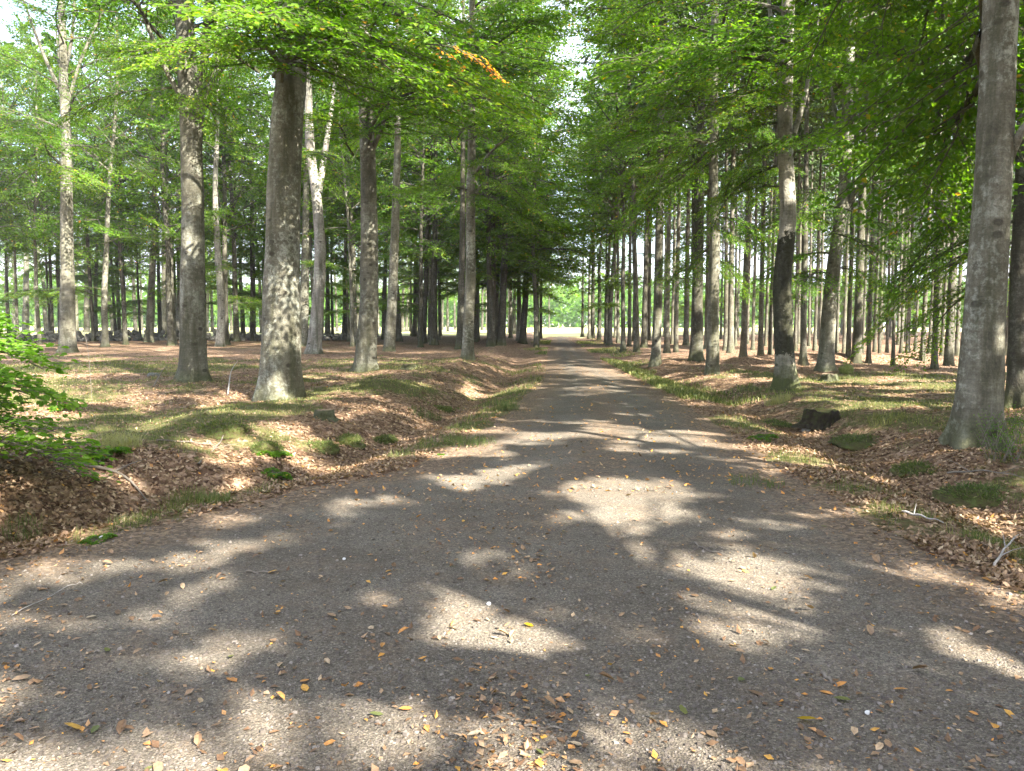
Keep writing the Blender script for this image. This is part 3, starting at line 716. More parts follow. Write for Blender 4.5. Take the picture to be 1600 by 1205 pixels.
for px, py, w in sorted(SLIM_R):
    b = on_ground(px, py); k = [m for m in MARKS_R if m[0] <= px][-1]
    c = cnt.get(k[1], 0); cnt[k[1]] = c + 1
    lab = {1338: 'thickest dark spruce trunk in the stand right of the leaning beech', 1441: 'pale sunlit spruce trunk above the dark earth bank'}.get(px)
    if lab: cnt[k[1]] = 0
    if px < 1010:
        slim_tree('beech', b, w * scale_at(b[1]) * .53, '%s straight slim trunk of the right stand counting from the far end of the road' % ORD[cnt[k[1]] - 1], 'slim trunks at the right road edge', rs, cz=rs.uniform(7.5, 9.5))
        placed.append((px, b[0], b[1])); continue
    slim_tree('spruce', b, w * scale_at(b[1]) * .53, lab or '%s bare straight spruce trunk counting right from the %s' % (ORD[cnt[k[1]] - 1], k[1]), 'spruces in the right stand', rs)
    placed.append((px, b[0], b[1]))

# trees farther back, filling the stands
taken = [(x_, y_) for _, x_, y_ in placed]
def fill(kind, n, x0, x1, y0, y1, dmin, ok, lab, group, rmin, rmax, marks):
    k = 0; done = {}
    for _ in range(n * 25):
        if k >= n: break
        yv = rs.uniform(y0, y1); xv = rs.uniform(x0, x1) * yv / y1 if False else rs.uniform(x0, x1)
        if not ok(xv, yv) or min((xv - a) ** 2 + (yv - c) ** 2 for a, c in taken) < dmin ** 2: continue
        px = 800 + F * xv / yv * math.cos(PITCH)
        if not (-250 < px < 1850): continue
        taken.append((xv, yv)); k += 1
        mk = [m for m in marks if m[0] <= px]; mk = mk[-1][1] if mk else marks[0][1]
        o = slim_tree(kind, (xv, yv, float(ground(xv, yv))), rs.uniform(rmin, rmax), mk, group, rs)
        if hr.random() < .45: proto_hang(o, hr, 3, 2.2, 6.5, .1, s=(.7, 1.3))
        done.setdefault(mk, []).append((yv, o))
    for mk, rows in done.items():
        for j, (_y, o) in enumerate(sorted(rows, key=lambda r_: r_[0])): o['label'] = lab % (('', 'second ', 'third ', 'fourth ', 'fifth ', 'sixth ', 'seventh ', 'eighth ', 'ninth ', 'tenth ', 'eleventh ', 'twelfth ', 'thirteenth ', 'fourteenth ', 'fifteenth ', 'sixteenth ', 'seventeenth ', 'eighteenth ', 'nineteenth ', 'twentieth ', 'twenty-first ', 'twenty-second ', 'twenty-third ', 'twenty-fourth ', 'twenty-fifth ')[min(j, 24)], mk) if j < 25 else 'one of the hindmost far spruce trunks just right of the ' + mk
edge_l = lambda x_: np.interp(x_, [-60, -10, 0, 8], [64, 87, 84, 80])
fill('beech', 85, -62, 5, 48, 104, 3.2, lambda x_, y_: x_ < xl(y_) - 2.5 and y_ < edge_l(x_), '%snearest far beech trunk seen just right of the %s', 'far beeches of the left stand', .10, .22, MARKS_L)
fill('spruce', 130, 7, 85, 50, 125, 2.2, lambda x_, y_: x_ > xr(y_) + 2.0 and y_ < np.interp(x_, [8, 20, 60], [86, 95, 128]), '%snearest far spruce trunk seen just right of the %s', 'far spruces of the right stand', .09, .19, MARKS_R)

for sd_, y_, cz_, w_, lab in [(-1, 52, 4.6, .9, 'low crowned beech at the left road edge, just past the shade darkened beech'), (-1, 66, 6.0, 1.2, 'second low crowned beech past the shade darkened beech'), (-1, 80, 5.2, 1.2, 'last beech at the left road edge by the meadow'),
                         (1, 58, 7.5, 2.2, 'first leafy beech at the right road edge among the spruces'), (1, 74, 7.0, 1.8, 'second leafy beech at the right road edge among the spruces'), (1, 88, 6.2, 1.6, 'last leafy beech at the right road edge by the meadow')]:
    x_ = float(xl(y_) - w_ if sd_ < 0 else xr(y_) + w_); taken.append((x_, y_))
    root = link('beech_tree', None, None, (x_, y_, float(ground(x_, y_)))); tag(root, lab, 'tree', 'low crowned beeches at the far road edges')
    me, _p = SB[rs.integers(4)]; link('trunk', me, root, (0, 0, 0), (0, 0, rs.uniform(0, 6)), (1.0, 1.0, 1)); add_crown(root, cz_, far=True, s=1.12)
# trees around and behind the camera: their shade falls on the road
def shade_tree(x_, y_, s=1.0, cz=6.5):
    root = link('beech_tree', None, None, (x_, y_, float(ground(x_, y_)))); tag(root, 'beech standing beside the road behind the viewpoint', 'tree', 'beeches behind the viewpoint')
    me, pts = SB[sr.integers(4)]; link('trunk', me, root, (0, 0, 0), (0, 0, sr.uniform(0, 6)), (.7, .7, 1))
    link('crown', CROWN_SHADE[sr.integers(3)], root, (0, 0, cz), (0, 0, sr.uniform(0, 6.28)), (s, s, s))
sr = np.random.default_rng(13)
for (x_, y_) in [(10.5, 1), (7, 4.5), (6.5, -2), (-12, -4), (4.5, -9), (13, 8), (7.5, -5), (13, -2), (18, 3), (11, -11), (17, -9), (23, -4), (16, -17), (23, -15), (29, -10), (6.5, -15), (20, 9), (26, 4),
                 (14.5, 16), (20, 16), (25, 11), (-10.5, 3), (30, 0), (10, -24), (18, -25), (33, 8), (3, -22)]:
    shade_tree(x_ + sr.uniform(-1, 1), y_ + sr.uniform(-1, 1), sr.uniform(.9, 1.15), sr.uniform(4.3, 6.0))

# ------------------------------------------------------------------ boughs that reach into the view
BT = [o for o in COL.objects if o.name.startswith('beech_tree') and o.get('group') != 'beeches behind the viewpoint'][:len(BEECH)]
def reach(ti, z0, px, py, Yd, s=1.0, lab=None, mi=None, name='bough'):
    """a bough that leaves trunk ti at height z0 and ends near the given spot"""
    root = BT[ti]; tgt = at_depth(px, py, Yd) - np.array(root.location); v = tgt - np.array([0, 0, z0]); L_ = np.linalg.norm(v)
    az = math.atan2(v[1], v[0]); el = math.asin(v[2] / L_); L_ = min(L_, 5.6); el = max(-.5, min(.5, el))
    return link('bough', BOUGH[hr.integers(3) if mi is None else mi], root, (0, 0, z0), (hr.uniform(-.15, .15), -el, az), (L_ / 4, max(L_ / 4, .8) * s, max(L_ / 4, .8) * s))
for a in [(0, 6.2, 640, 60, 11.5), (0, 6.6, 760, 100, 12.5), (0, 6.0, 560, 120, 12), (0, 6.3, 250, 60, 12), (0, 6.8, 330, 160, 15), (0, 7.0, 700, 10, 12), (0, 6.4, 430, 60, 11),
          (1, 7, 180, 60, 17), (1, 7.2, 400, 60, 17), (1, 6.5, 350, 190, 18), (1, 6.8, 120, 190, 17), (2, 9, 30, 150, 28), (2, 8.5, 180, 260, 28),
          (5, 6.5, 680, 180, 20), (5, 7.0, 760, 150, 19), (5, 6.3, 500, 170, 20), (5, 8, 650, 80, 20), (5, 7.5, 820, 120, 19),
          (7, 7, 830, 260, 26), (7, 6.8, 860, 330, 27), (7, 8, 880, 220, 26), (7, 6.2, 650, 300, 27), (7, 8, 800, 180, 25), (7, 6, 800, 370, 28),
          (27, 6.4, 1140, 160, 15), (27, 6.0, 1090, 240, 17), (27, 7.4, 1040, 110, 15), (27, 6.8, 1330, 130, 15), (27, 5.6, 1130, 300, 18), (27, 7.5, 1150, 50, 14), (27, 5.2, 1100, 340, 19), (28, 3.0, 1250, 470, 22), (28, 3.6, 1190, 430, 23), (28, 4.2, 1370, 430, 22), (28, 3.2, 1360, 500, 24), (28, 4.5, 1200, 350, 23), (25, 4.8, 1170, 430, 24), (25, 4.0, 1060, 470, 26), (26, 4.4, 1040, 440, 29), (26, 5.0, 1150, 410, 29), (30, 4.2, 1500, 470, 15), (30, 3.4, 1430, 540, 15.5), (26, 4.0, 1130, 480, 30), (27, 7.0, 1010, 60, 14), (25, 9.5, 930, 60, 25), (25, 10, 900, 20, 25), (25, 9, 950, 110, 25), (7, 10, 880, 40, 24), (7, 9.5, 860, 90, 24), (7, 10.5, 850, 10, 24),  (25, 9, 1040, 180, 22), (26, 8, 930, 300, 29), (26, 8.5, 1000, 250, 27), (25, 6.4, 1080, 420, 24),   
          (29, 6.4, 1400, 60, 10), (29, 6.2, 1350, 170, 12), (29, 6.6, 1250, 60, 11), (29, 5.4, 1440, 260, 12), (29, 7, 1480, 20, 9.5), (29, 5.2, 1400, 300, 13), (29, 4.6, 1420, 370, 14),
          (30, 3.0, 1360, 500, 15), (30, 2.6, 1470, 590, 15.5), (30, 3.8, 1400, 430, 15), (30, 5.0, 1450, 330, 14), (28, 5.6, 1230, 380, 22), (28, 6.5, 1420, 280, 22), (28, 5.0, 1400, 440, 22),
          (19, 8.5, 905, 330, 50), (19, 7, 890, 400, 49), (19, 5.5, 862, 445, 49), (19, 9.5, 900, 270, 50), (19, 10, 860, 240, 48), (19, 6.5, 845, 400, 46), (19, 6, 790, 430, 47), (19, 8, 870, 350, 46), (19, 7.5, 920, 380, 51), (19, 5, 880, 440, 51), (19, 9, 820, 330, 45), (19, 9, 930, 310, 52), (18, 7, 810, 400, 42), (18, 8, 840, 340, 42), (18, 9, 790, 300, 41), (18, 9.5, 850, 270, 42), (25, 7.2, 1030, 300, 24), (25, 7.6, 1180, 260, 23), (25, 6.8, 990, 360, 28), (24, 7, 330, 330, 38), (10, 8, 300, 300, 36), (3, 9, 560, 280, 30), (12, 8, 230, 300, 42), (6, 7.5, 680, 300, 32)]:
    reach(*a)
g = G(); ob = bough_data(np.random.default_rng(4), L=1.3, sub=7, tw=.14, step=.06, leaf=.08)
v, f = leaves6(ob['P'], ob['D'], ob['N'], ob['L'], ob['L'] * .65, -.1, .1); g.add(v, f, np.random.default_rng(3).random(len(f)), 1); g.add(np.concatenate(ob['T'].v), np.concatenate(ob['T'].f), .5, 0)
p = at_depth(668, 70, 9.4) - np.array(BT[0].location)
tag(link('bough', g.mesh('turned_bough', [M['dark'], M['orange']]), BT[0], p, (.45, .28, .1), (.62, .62, .62)), label='spray of leaves turned yellow and orange')

# ------------------------------------------------------------------ green bush at the road side
br = np.random.default_rng(8)
bb = on_ground(-165, 745); root = link('beech_bush', None, None, bb)
tag(root, 'bright green leafy young beech bush hanging over the litter beside the road', 'bush')
for i in range(3):
    a = i * 2.1; pth = spline([(0, 0, -.1), (.12 * math.cos(a), .12 * math.sin(a), .6), (.3 * math.cos(a), .3 * math.sin(a), 1.5)], 10)
    v, f = tube(pth, np.linspace(.022, .008, 10), 6); link('stem', G().add(v, f).mesh('bush_stem', [M['beech']], True), root)
g = G(); BU = [bough_data(br, L=1.1, sub=14, tw=.085, step=.036, leaf=.070, droop=.35) for _ in range(3)]
for i in range(38):
    z = .12 + 1.22 * (i / 37); az = i * 2.4 + br.uniform(-.4, .4); s_ = np.interp(z, [.1, .5, 1.1, 1.5], [1.0, .95, .9, .55]) * br.uniform(.65, 1.1)
    put_bough(g, BU[i % 3], rotm(az, br.uniform(-.3, .15), br.uniform(-.3, .3)), np.array([.15 * math.cos(az), .15 * math.sin(az), z]), s_, br, 1, 1, True, br.uniform(-.15, .15), round_=True)
link('foliage', g.mesh('bush_foliage', [M['twig'], M['fresh']]), root)

# seedlings: small sprays of fresh leaves near the ground
g = G()
for k in range(5):
    put_bough(g, BU[k % 3], rotm(k * 1.26, -.25 + .1 * k, 0), np.array([0, 0, .06]), .22, br, .6, .8, True, 0, round_=True)
sd = g.mesh('seedling', [M['twig'], M['leaf']])
for px, py, s_, lab in [(170, 712, 1.0, 'small green beech seedling on brown litter below the pale dry grass tuft'), (428, 712, .9, 'small green seedling under the dark cut edge of the bank'), (430, 745, .9, 'low green seedling at the ditch bottom'),
                        (100, 640, 1.2, 'leafy seedling behind the bush on mossy ground'), (150, 850, .6, 'tiny green seedling at the gravel edge, near the white stone'), (700, 715, .6, 'tiny seedling in the grass strip beside the road bend'), (1190, 688, .9, 'low seedling on the mossy verge below the big stump')]:
    b = on_ground(px, py); tag(link('beech_seedling', sd, None, b, (0, 0, br.uniform(0, 6)), (s_ * .75,) * 3), lab, 'seedling', 'seedlings on the litter')

# ------------------------------------------------------------------ stones, stumps, mounds
def rock(seed, n=10, m=14, jag=.25):
    th = np.linspace(.02, PI - .02, n); ph = np.linspace(0, 2 * PI, m, endpoint=False)
    T_, P_ = np.meshgrid(th, ph, indexing='ij'); x = np.sin(T_) * np.cos(P_); y = np.sin(T_) * np.sin(P_); z = np.cos(T_)
    r = 1 + jag * fbm(x * 1.3 + seed * 3.1, y * 1.3 + z * 1.7, seed, 3); v = np.stack([x * r, y * r, z * r], -1)
    i = np.arange(n * m).reshape(n, m); j = np.roll(i, -1, 1)
    return v.reshape(-1, 3), np.stack([i[:-1], i[1:], j[1:], j[:-1]], -1).reshape(-1, 4)
wall = link('stone_wall', None, None, (-30, 60, 0)); tag(wall, 'low tumbled mossy field stone wall along the back of the left stand', 'wall')
WS = [G().add(*rock(i + 50, 6, 8, .5)).mesh('wall_stone', [M['stone']]) for i in range(5)]
for layer in range(3):
    x_ = -48.0
    while x_ < -12:
        w_ = br.uniform(.32, .62); y_ = np.interp(x_, [-48, -30, -12], [59, 60.5, 66]) + br.normal(0, .12) + (.1 if layer else 0)
        if layer < 2 or br.random() < .45:
            z_ = float(ground(x_, y_)) + .12 + layer * .27 + br.normal(0, .03)
            link('stone', WS[br.integers(5)], wall, (x_ + 30, y_ - 60, z_), (br.normal(0, .3), br.normal(0, .3), br.uniform(0, 6)), (w_ * .55, w_ * .5, br.uniform(.16, .25)))
        x_ += w_ * (1.0 if layer < 2 else 1.4)
M['rot'] = plain('rotten_wood', [(.3, (.008, .006, .004)), (.5, (.020, .015, .009)), (.62, (.030, .036, .010)), (.75, (.045, .034, .02))], 16, dist=.06)
def stump(px, py, r, h, lab, seed, moss='dark'):
    b = on_ground(px, py); root = link('tree_stump', None, None, b); tag(root, lab, 'stump', 'old stumps on the forest floor')
    m_ = 44; th = np.linspace(0, 2 * PI, m_, endpoint=False)
    lv = np.array([-.15, 0, .12, .35, .7, 1.0]); prof = np.array([1.45, 1.3, 1.12, 1.0, .96, .9])
    jag = .10 * vnoise(np.cos(th) * 2.4, np.sin(th) * 2.4, seed) + .05 * vnoise(th * 6, th * 0, seed); V = []
    for l_, p_ in zip(lv, prof):
        rr = r * p_ * (1 + .08 * np.cos(5 * th + seed) * (1.5 - l_) + .10 * vnoise(np.cos(th) * 2 + l_, np.sin(th) * 2, seed) + .07 * vnoise(th * 7, l_ * 1.5 + 0 * th, seed + 3))
        V.append(np.stack([rr * np.cos(th), rr * np.sin(th), h * (l_ + (jag * 1.1 if l_ > .9 else 0)) + 0 * th], -1))
    for k, dz in ((.72, .0), (.4, -.12), (.02, -.2)):
        V.append(np.stack([r * k * np.cos(th), r * k * np.sin(th), h * (1 + dz + .5 * jag)], -1))
    V = np.stack(V); i = np.arange(V.shape[0] * m_).reshape(V.shape[0], m_); j = np.roll(i, -1, 1)
    q = np.stack([i[:-1], j[:-1], j[1:], i[1:]], -1)
    link('bark', G().add(V[:6], q[:5]).mesh('stump_bark', [M[moss]], False), root)
    Vt = V[5:]; i = np.arange(Vt.shape[0] * m_).reshape(Vt.shape[0], m_); j = np.roll(i, -1, 1)
    link('cut_top', G().add(Vt, np.stack([i[:-1], j[:-1], j[1:], i[1:]], -1)).mesh('stump_top', [M['peat' if moss == 'rot' else 'cutwood']], True), root)
stump(1282, 664, .27, .24, 'rotten dark stump with mossy top, largest stump, right of the road', 3, 'rot')
stump(1297, 594, .20, .16, 'small flat cut stump beyond the black mossy trunk', 5)
stump(640, 576, .20, .13, 'small pale cut stump on the grass right of the seamed beech', 8)
stump(508, 655, .15, .14, 'low dark stump on the litter bank near the stout mottled beech', 9)
def mound(px, py, sx, sz, lab, seed):
    b = on_ground(px, py); v, f = rock(seed, 18, 34, .5); v = v * [sx, sx * .8, sz]
    v[:, 2] += .25 * sz * fbm(v[:, 0] * 9, v[:, 1] * 9, seed, 2)
    g = G().add(v, f, .5, 0); k = 1300; a = br.uniform(0, 6.28, k); rr = br.random(k) ** .5 * .98
    P = np.stack([sx * rr * np.cos(a), sx * .8 * rr * np.sin(a), sz * np.sqrt(1 - rr ** 2) * .93], -1)
    i = np.array([np.argmin(((v - p_) ** 2).sum(1)) for p_ in P]); P = v[i] + br.normal(0, .012, (k, 3)); up = P[:, 2] > .02
    P = P[up]; k = len(P); D = np.stack([P[:, 0] / sx, P[:, 1] / sx, np.full(k, .7)], -1) + br.normal(0, .5, (k, 3))
    v2, f2 = leaves(P, D, br.normal(0, 1, (k, 3)), br.uniform(.02, .06, k), br.uniform(.005, .010, k)); g.add(v2, f2, br.beta(2, 4, k), 1)
    o = link('moss_mound', g.mesh('moss_mound', [M['peat'], M['grass']], True), None, b - [0, 0, sz * .42], (0, 0, seed)); tag(o, lab, 'moss mound', 'mossy mounds along the ditches')
def boulder(px, py, sx, sz, lab, mat, seed, cat='boulder', name='boulder', grp=None):
    b = on_ground(px, py); v, f = rock(seed, 14, 20, .3)
    o = link(name, G().add(v, f).mesh(name, [M[mat]], True), None, b + [0, 0, sz * .25], (0, 0, seed), (sx, sx * .75, sz)); tag(o, lab, cat, grp)
boulder(1322, 583, .28, .20, 'rounded boulder under yellow green moss by the leaning beech', 'mossystone', 4)
boulder(240, 588, .16, .08, 'small pale stone in the moss left of the tall rooted beech', 'stone', 7)
boulder(1262, 673, .10, .04, 'flat whitish stone lying in front of the rotten stump', 'white', 12)
for k, (px, py, sx, sz, lab) in enumerate([(600, 690, .28, .16, 'dark green moss hummock nearest the ditch, left of the road'), (540, 690, .34, .14, 'moss hummock just left of the darkest hummock on the bank'), (500, 700, .3, .13, 'moss hummock with sunlit top at the ditch edge'),
        (345, 672, .48, .17, 'wide peaty mound with overhanging turf on the left bank'), (415, 705, .30, .17, 'dark hollowed mound above the small seedlings'), (690, 640, .35, .12, 'flat mossy hump near the grass strip, middle of the left bank'),
        (1210, 665, .5, .1, 'long low moss hump just left of the rotten stump'), (1350, 690, .6, .13, 'long moss hump right of the rotten stump along the ditch'), (1530, 775, .4, .14, 'dark mossy hump in front of the large smooth beech'), (1440, 735, .42, .12, 'mossy hump on the ditch slope left of the large smooth beech')]):
    mound(px, py, sx * .8, sz * .8, lab, 20 + k)
for px, py, r_, lab in [(160, 846, .022, 'white pebble at the left edge of the gravel'), (764, 968, .016, 'white pebble in the middle of the road'), (1354, 1143, .013, 'white pebble right of the broad yellow leaf'), (538, 893, .013, 'tiny white pebble on the shaded left half of the road')]:
    b = on_ground(px, py); b[2] = float(surf(b[0], b[1])); v, f = rock(int(px), 7, 9, .3)
    tag(link('pebble', G().add(v, f).mesh('white_pebble', [M['white']]), None, b + [0, 0, r_ * .4], (0, 0, 1), (r_, r_ * .8, r_ * .6)), lab, 'pebble', 'white pebbles')

# ------------------------------------------------------------------ sticks and twigs
def stick(pxs, r, lab, mat='twig', lift=.02, forks=(), cat='stick', name='fallen_stick', up=None):
    P = []
    for k, (a, c) in enumerate(pxs):
        b = on_ground(a, c); b[2] = float(surf(b[0], b[1])) + lift + (up[k] if up else 0); P.append(b)
    P = np.array(P); o = P[0].copy(); g = G(); sp = spline(P - o, 14); t = np.linspace(0, 1, 14); sp[:, 2] += .006 * np.sin(t * 17)
    v, f = tube(sp, r * (1 - .75 * t) + .0015, 6, .15, 2); g.add(v, f)
    for (u, dx, dy, dz) in forks:
        q = np.array([np.interp(u, t, sp[:, c]) for c in range(3)]); e = np.array([dx, dy, dz])
        v, f = tube(np.array([q, q + e * .5 + [0, 0, .01], q + e]), [r * .55, r * .35, .001], 5); g.add(v, f)
    tag(link(name, g.mesh(name, [M[mat]], True), None, o), lab, cat, 'fallen sticks')
stick([(70, 712), (130, 730), (190, 755), (232, 772)], .022, 'long grey fallen branch sloping through the litter toward the ditch', forks=[(.3, -.1, -.3, .05), (.6, .25, .2, .1)])
stick([(385, 914), (415, 915), (452, 912)], .006, 'thin dark twig lying across the left half of the gravel', lift=.008, forks=[(.6, .06, -.05, .01)])
stick([(1284, 1078), (1296, 1090), (1308, 1100)], .009, 'short grey stick beside the orange leaf patch on the gravel', lift=.008)
stick([(1084, 866), (1100, 876), (1136, 886)], .006, 'thin dark twig on the right half of the gravel', lift=.008)
stick([(1552, 890), (1570, 872), (1590, 858)], .008, 'bleached white forked twig sticking up at the right ditch', 'paletwig', .02, [(.3, .16, .0, .06), (.5, -.03, 0, .12), (.7, .08, .05, .02)], up=[0, .05, .10])
stick([(1410, 805), (1440, 812), (1475, 822)], .010, 'pale thin twig on the leaves of the right ditch', 'paletwig', .03, [(.3, .1, .15, .06)])
stick([(245, 692), (300, 695), (340, 700)], .009, 'grey straight twig beside the peaty mound', 'twig', .03)
stick([(130, 560), (139, 600), (145, 640)], .007, 'bare upright sapling stem standing behind the bush', 'twig', 0, cat='sapling', up=[1.5, .9, 0], name='bare_sapling')
stick([(356, 618), (362, 602), (372, 590)], .016, 'pale crooked branch standing in the moss left of the stout beech', 'paletwig', .02, up=[.0, .30, .42])
stick([(240, 605), (255, 592), (268, 586)], .014, 'grey branch propped on the moss by the rooted beech', 'twig', .02, up=[.0, .2, .28])
stick([(310, 730), (340, 700), (352, 680)], .012, 'dark crooked branch on the litter below the peaty mound', 'twig', .03, [(.4, .3, .1, .05)])
stick([(820, 1168), (870, 1172), (920, 1180)], .004, 'hair thin dark twig on the gravel nearest the viewer', lift=.006)
stick([(20, 985), (110, 935), (130, 930)], .0018, 'fine straw like twig crossing the sunny patch on the left', 'paletwig', .008)
stick([(1480, 745), (1540, 742), (1600, 752)], .010, 'dark fallen twig in front of the large smooth beech', lift=.04, forks=[(.3, -.2, .1, .12), (.7, .2, -.1, .1)])

# ------------------------------------------------------------------ loose pebbles, litter, grass (stuff)
q = np.random.default_rng(77)
def scatter(n, y0, y1, side=.80, pw=1.0):
    y = np.exp(q.uniform(math.log(y0), math.log(y1), n)) if pw == 1 else (q.uniform(y1 ** (1 - pw), y0 ** (1 - pw), n)) ** (1 / (1 - pw))
    return q.uniform(-side, side, n) * (y + .6), y
x, y = scatter(60000, 1.9, 11, .76, 1.6); d = np.maximum(xl(y) - x, x - xr(y)); k = d < .1; x, y = x[k], y[k]; n = len(x)
r = np.clip(q.lognormal(-5.45, .42, n), .0022, .013); z = surf(x, y)
cb = np.array([[-1, -1, 0], [1, -1, 0], [1, 1, 0], [-1, 1, 0], [-.6, -.6, 1], [.6, -.6, 1], [.6, .6, 1], [-.6, .6, 1]], float)
a = q.uniform(0, 6.28, n); V = cb[None] * q.uniform(.6, 1.3, (n, 8, 1)) * np.stack([r, r * q.uniform(.6, 1, n), r * q.uniform(.5, 1., n)], -1)[:, None]
V = np.stack([V[..., 0] * np.cos(a)[:, None] - V[..., 1] * np.sin(a)[:, None], V[..., 0] * np.sin(a)[:, None] + V[..., 1] * np.cos(a)[:, None], V[..., 2]], -1)
V += np.stack([x, y, z - r * .15], -1)[:, None]
cf = np.array([[4, 5, 6, 7], [0, 1, 5, 4], [1, 2, 6, 5], [2, 3, 7, 6], [3, 0, 4, 7]])
Fq = (np.arange(n)[:, None, None] * 8 + cf[None]).reshape(-1, 4)
tag(link('loose_gravel', G().add(V, Fq, np.repeat(q.beta(1.6, 3, n), 5)).mesh('loose_gravel', [M['pebble']])), 'loose grey and brown gravel grains covering the road surface', kind='stuff')

def lie(x, y, ln, tn, flat=.25, six=False, lift=.004, curl=.2):
    n = len(x); e = .05; z = surf(x, y); a = q.uniform(0, 6.28, n)
    sx = (surf(x + e, y) - surf(x - e, y)) / (2 * e); sy = (surf(x, y + e) - surf(x, y - e)) / (2 * e); sx = np.clip(sx, -.8, .8); sy = np.clip(sy, -.8, .8)
    dx, dy = np.cos(a), np.sin(a); nn = np.stack([-sx, -sy, np.ones(n)], -1) + q.normal(0, flat, (n, 3))
    D = np.stack([dx, dy, sx * dx + sy * dy + np.abs(q.normal(0, flat * .6, n))], -1); P = np.stack([x, y, z + lift + q.uniform(0, 1, n) * lift * 2], -1)
    if six: return leaves6(P, D, nn, ln, ln * q.uniform(.5, .68, n), q.normal(.05, curl, n), q.uniform(-.05, .35))
    return leaves(P, D, nn, ln, ln * q.uniform(.5, .7, n), q.normal(-.1, .25, n)[:, None])
# litter beside the road
x, y = scatter(230000, 3.2, 30, .78, 1.15); d = np.maximum(xl(y) - x, x - xr(y)); gm = green_mask(x, y)
k = (d > -.05) & (q.random(len(x)) < np.clip(1.05 - 1.5 * sstep(.0, .3, gm) + .5 * (np.abs(d - 1.2) < .6), .10, 1)); x, y = x[k], y[k]; n = len(x)
v, f = lie(x, y, q.uniform(.030, .058, n), None, .38, lift=.006)
tag(link('leaf_litter', G().add(v, f, q.beta(1.5, 2.0, n)).mesh('leaf_litter', [M['litter']])), 'brown fallen beech leaves covering the forest floor', kind='stuff')
# fragments and small leaves on the road
x, y = scatter(65000, 2.0, 30, .76, 1.5); d = np.maximum(xl(y) - x, x - xr(y)); pn = fbm(x * .9, y * .5, 88, 3)
k = (d < .1) & (q.random(len(x)) < .10 + .75 * sstep(-.7, .0, d) + .5 * sstep(.05, .45, pn)); x, y = x[k], y[k]; n = len(x)
v, f = lie(x, y, np.clip(q.lognormal(-3.9, .5, n), .006, .05), None, .22, lift=.003)
t = np.where(q.random(n) < .16, q.uniform(.9, 1, n), q.beta(1.3, 2.2, n))
tag(link('leaf_crumbs', G().add(v, f, t).mesh('leaf_crumbs', [M['litter']])), 'small brown leaf crumbs and scraps strewn on the gravel', kind='stuff')
x, y = scatter(5200, 7, 34, .76, 1.0); d = np.maximum(xl(y) - x, x - xr(y)); k = (d < .1); x, y = x[k], y[k]; n = len(x)
v, f = lie(x, y, q.uniform(.035, .065, n), None, .3, lift=.004)
tag(link('scattered_leaves', G().add(v, f, np.where(q.random(n) < .45, q.uniform(.88, 1, n), q.beta(2, 2, n))).mesh('scattered_leaves', [M['litter']])), 'orange and brown leaves scattered farther along the gravel road', kind='stuff')

def blades(x, y, h, w, lean, t):
    n = len(x); z = surf(x, y) - .01; a = q.uniform(0, 6.28, n); l = q.uniform(.2, 1, n) * lean; ca, sa = np.cos(a), np.sin(a)
    sx, sy = -sa * w / 2, ca * w / 2; B = np.stack([x, y, z], -1); S = np.stack([sx, sy, 0 * x], -1)
    m1 = B + np.stack([ca * h * l * .35, sa * h * l * .35, h * .62], -1); m2 = B + np.stack([ca * h * l, sa * h * l, h * (1 - .35 * l)], -1)
    V = np.stack([B - S, B + S, m1 + S * .7, m1 - S * .7, m2 + S * .12, m2 - S * .12], 1).reshape(-1, 3); i = np.arange(n)[:, None] * 6
    return V, np.concatenate([i + np.array([0, 1, 2, 3]), i + np.array([3, 2, 4, 5])]), np.concatenate([t, t])
x, y = scatter(330000, 3.4, 34, .78, 1.0); d = np.maximum(xl(y) - x, x - xr(y)); gm = green_mask(x, y) + .35 * (fbm(x * 5, y * 5, 93, 2))
k = (d > .02) & (gm > .16 + .10 * q.random(len(x))); x, y, gm = x[k], y[k], gm[k]; d = d[k]; n = len(x); print('grass', n)
verge = np.exp(-((d - .35) / .35) ** 2)
hh = q.uniform(.025, .07, n) * (1 + 1.3 * verge * q.random(n)) * (1 + .5 * sstep(10, 25, y))
t = np.clip(q.beta(2, 3, n) + .22 * (q.random(n) < .25), 0, 1)
tag(link('grass', G().add(*blades(x, y, hh, np.maximum(.0035, y * .00055), .9, t)).mesh('grass', [M['grass']])), 'short green grass and moss on the banks and verges', kind='stuff')
# grass strips along the far road
n = 26000; y = np.exp(q.uniform(math.log(16), math.log(75), n)); sd_ = q.random(n) < .3
off_ = np.abs(q.normal(.5, .5, n)) ; x = np.where(sd_, xl(y) - off_ * 1.0 - .05, xr(y) + off_ * 1.5 + .05); k = fbm(x * .5, y * .25, 97, 2) > .12; x, y = x[k], y[k]; n = len(x)
tag(link('verge_grass', G().add(*blades(x, y, q.uniform(.05, .16, n), .010 + y * .0004, .7, np.clip(q.beta(2, 2.4, n) + .2 * sstep(40, 70, y), 0, 1))).mesh('verge_grass', [M['grass']])), 'longer green grass along both edges of the road into the distance', kind='stuff')

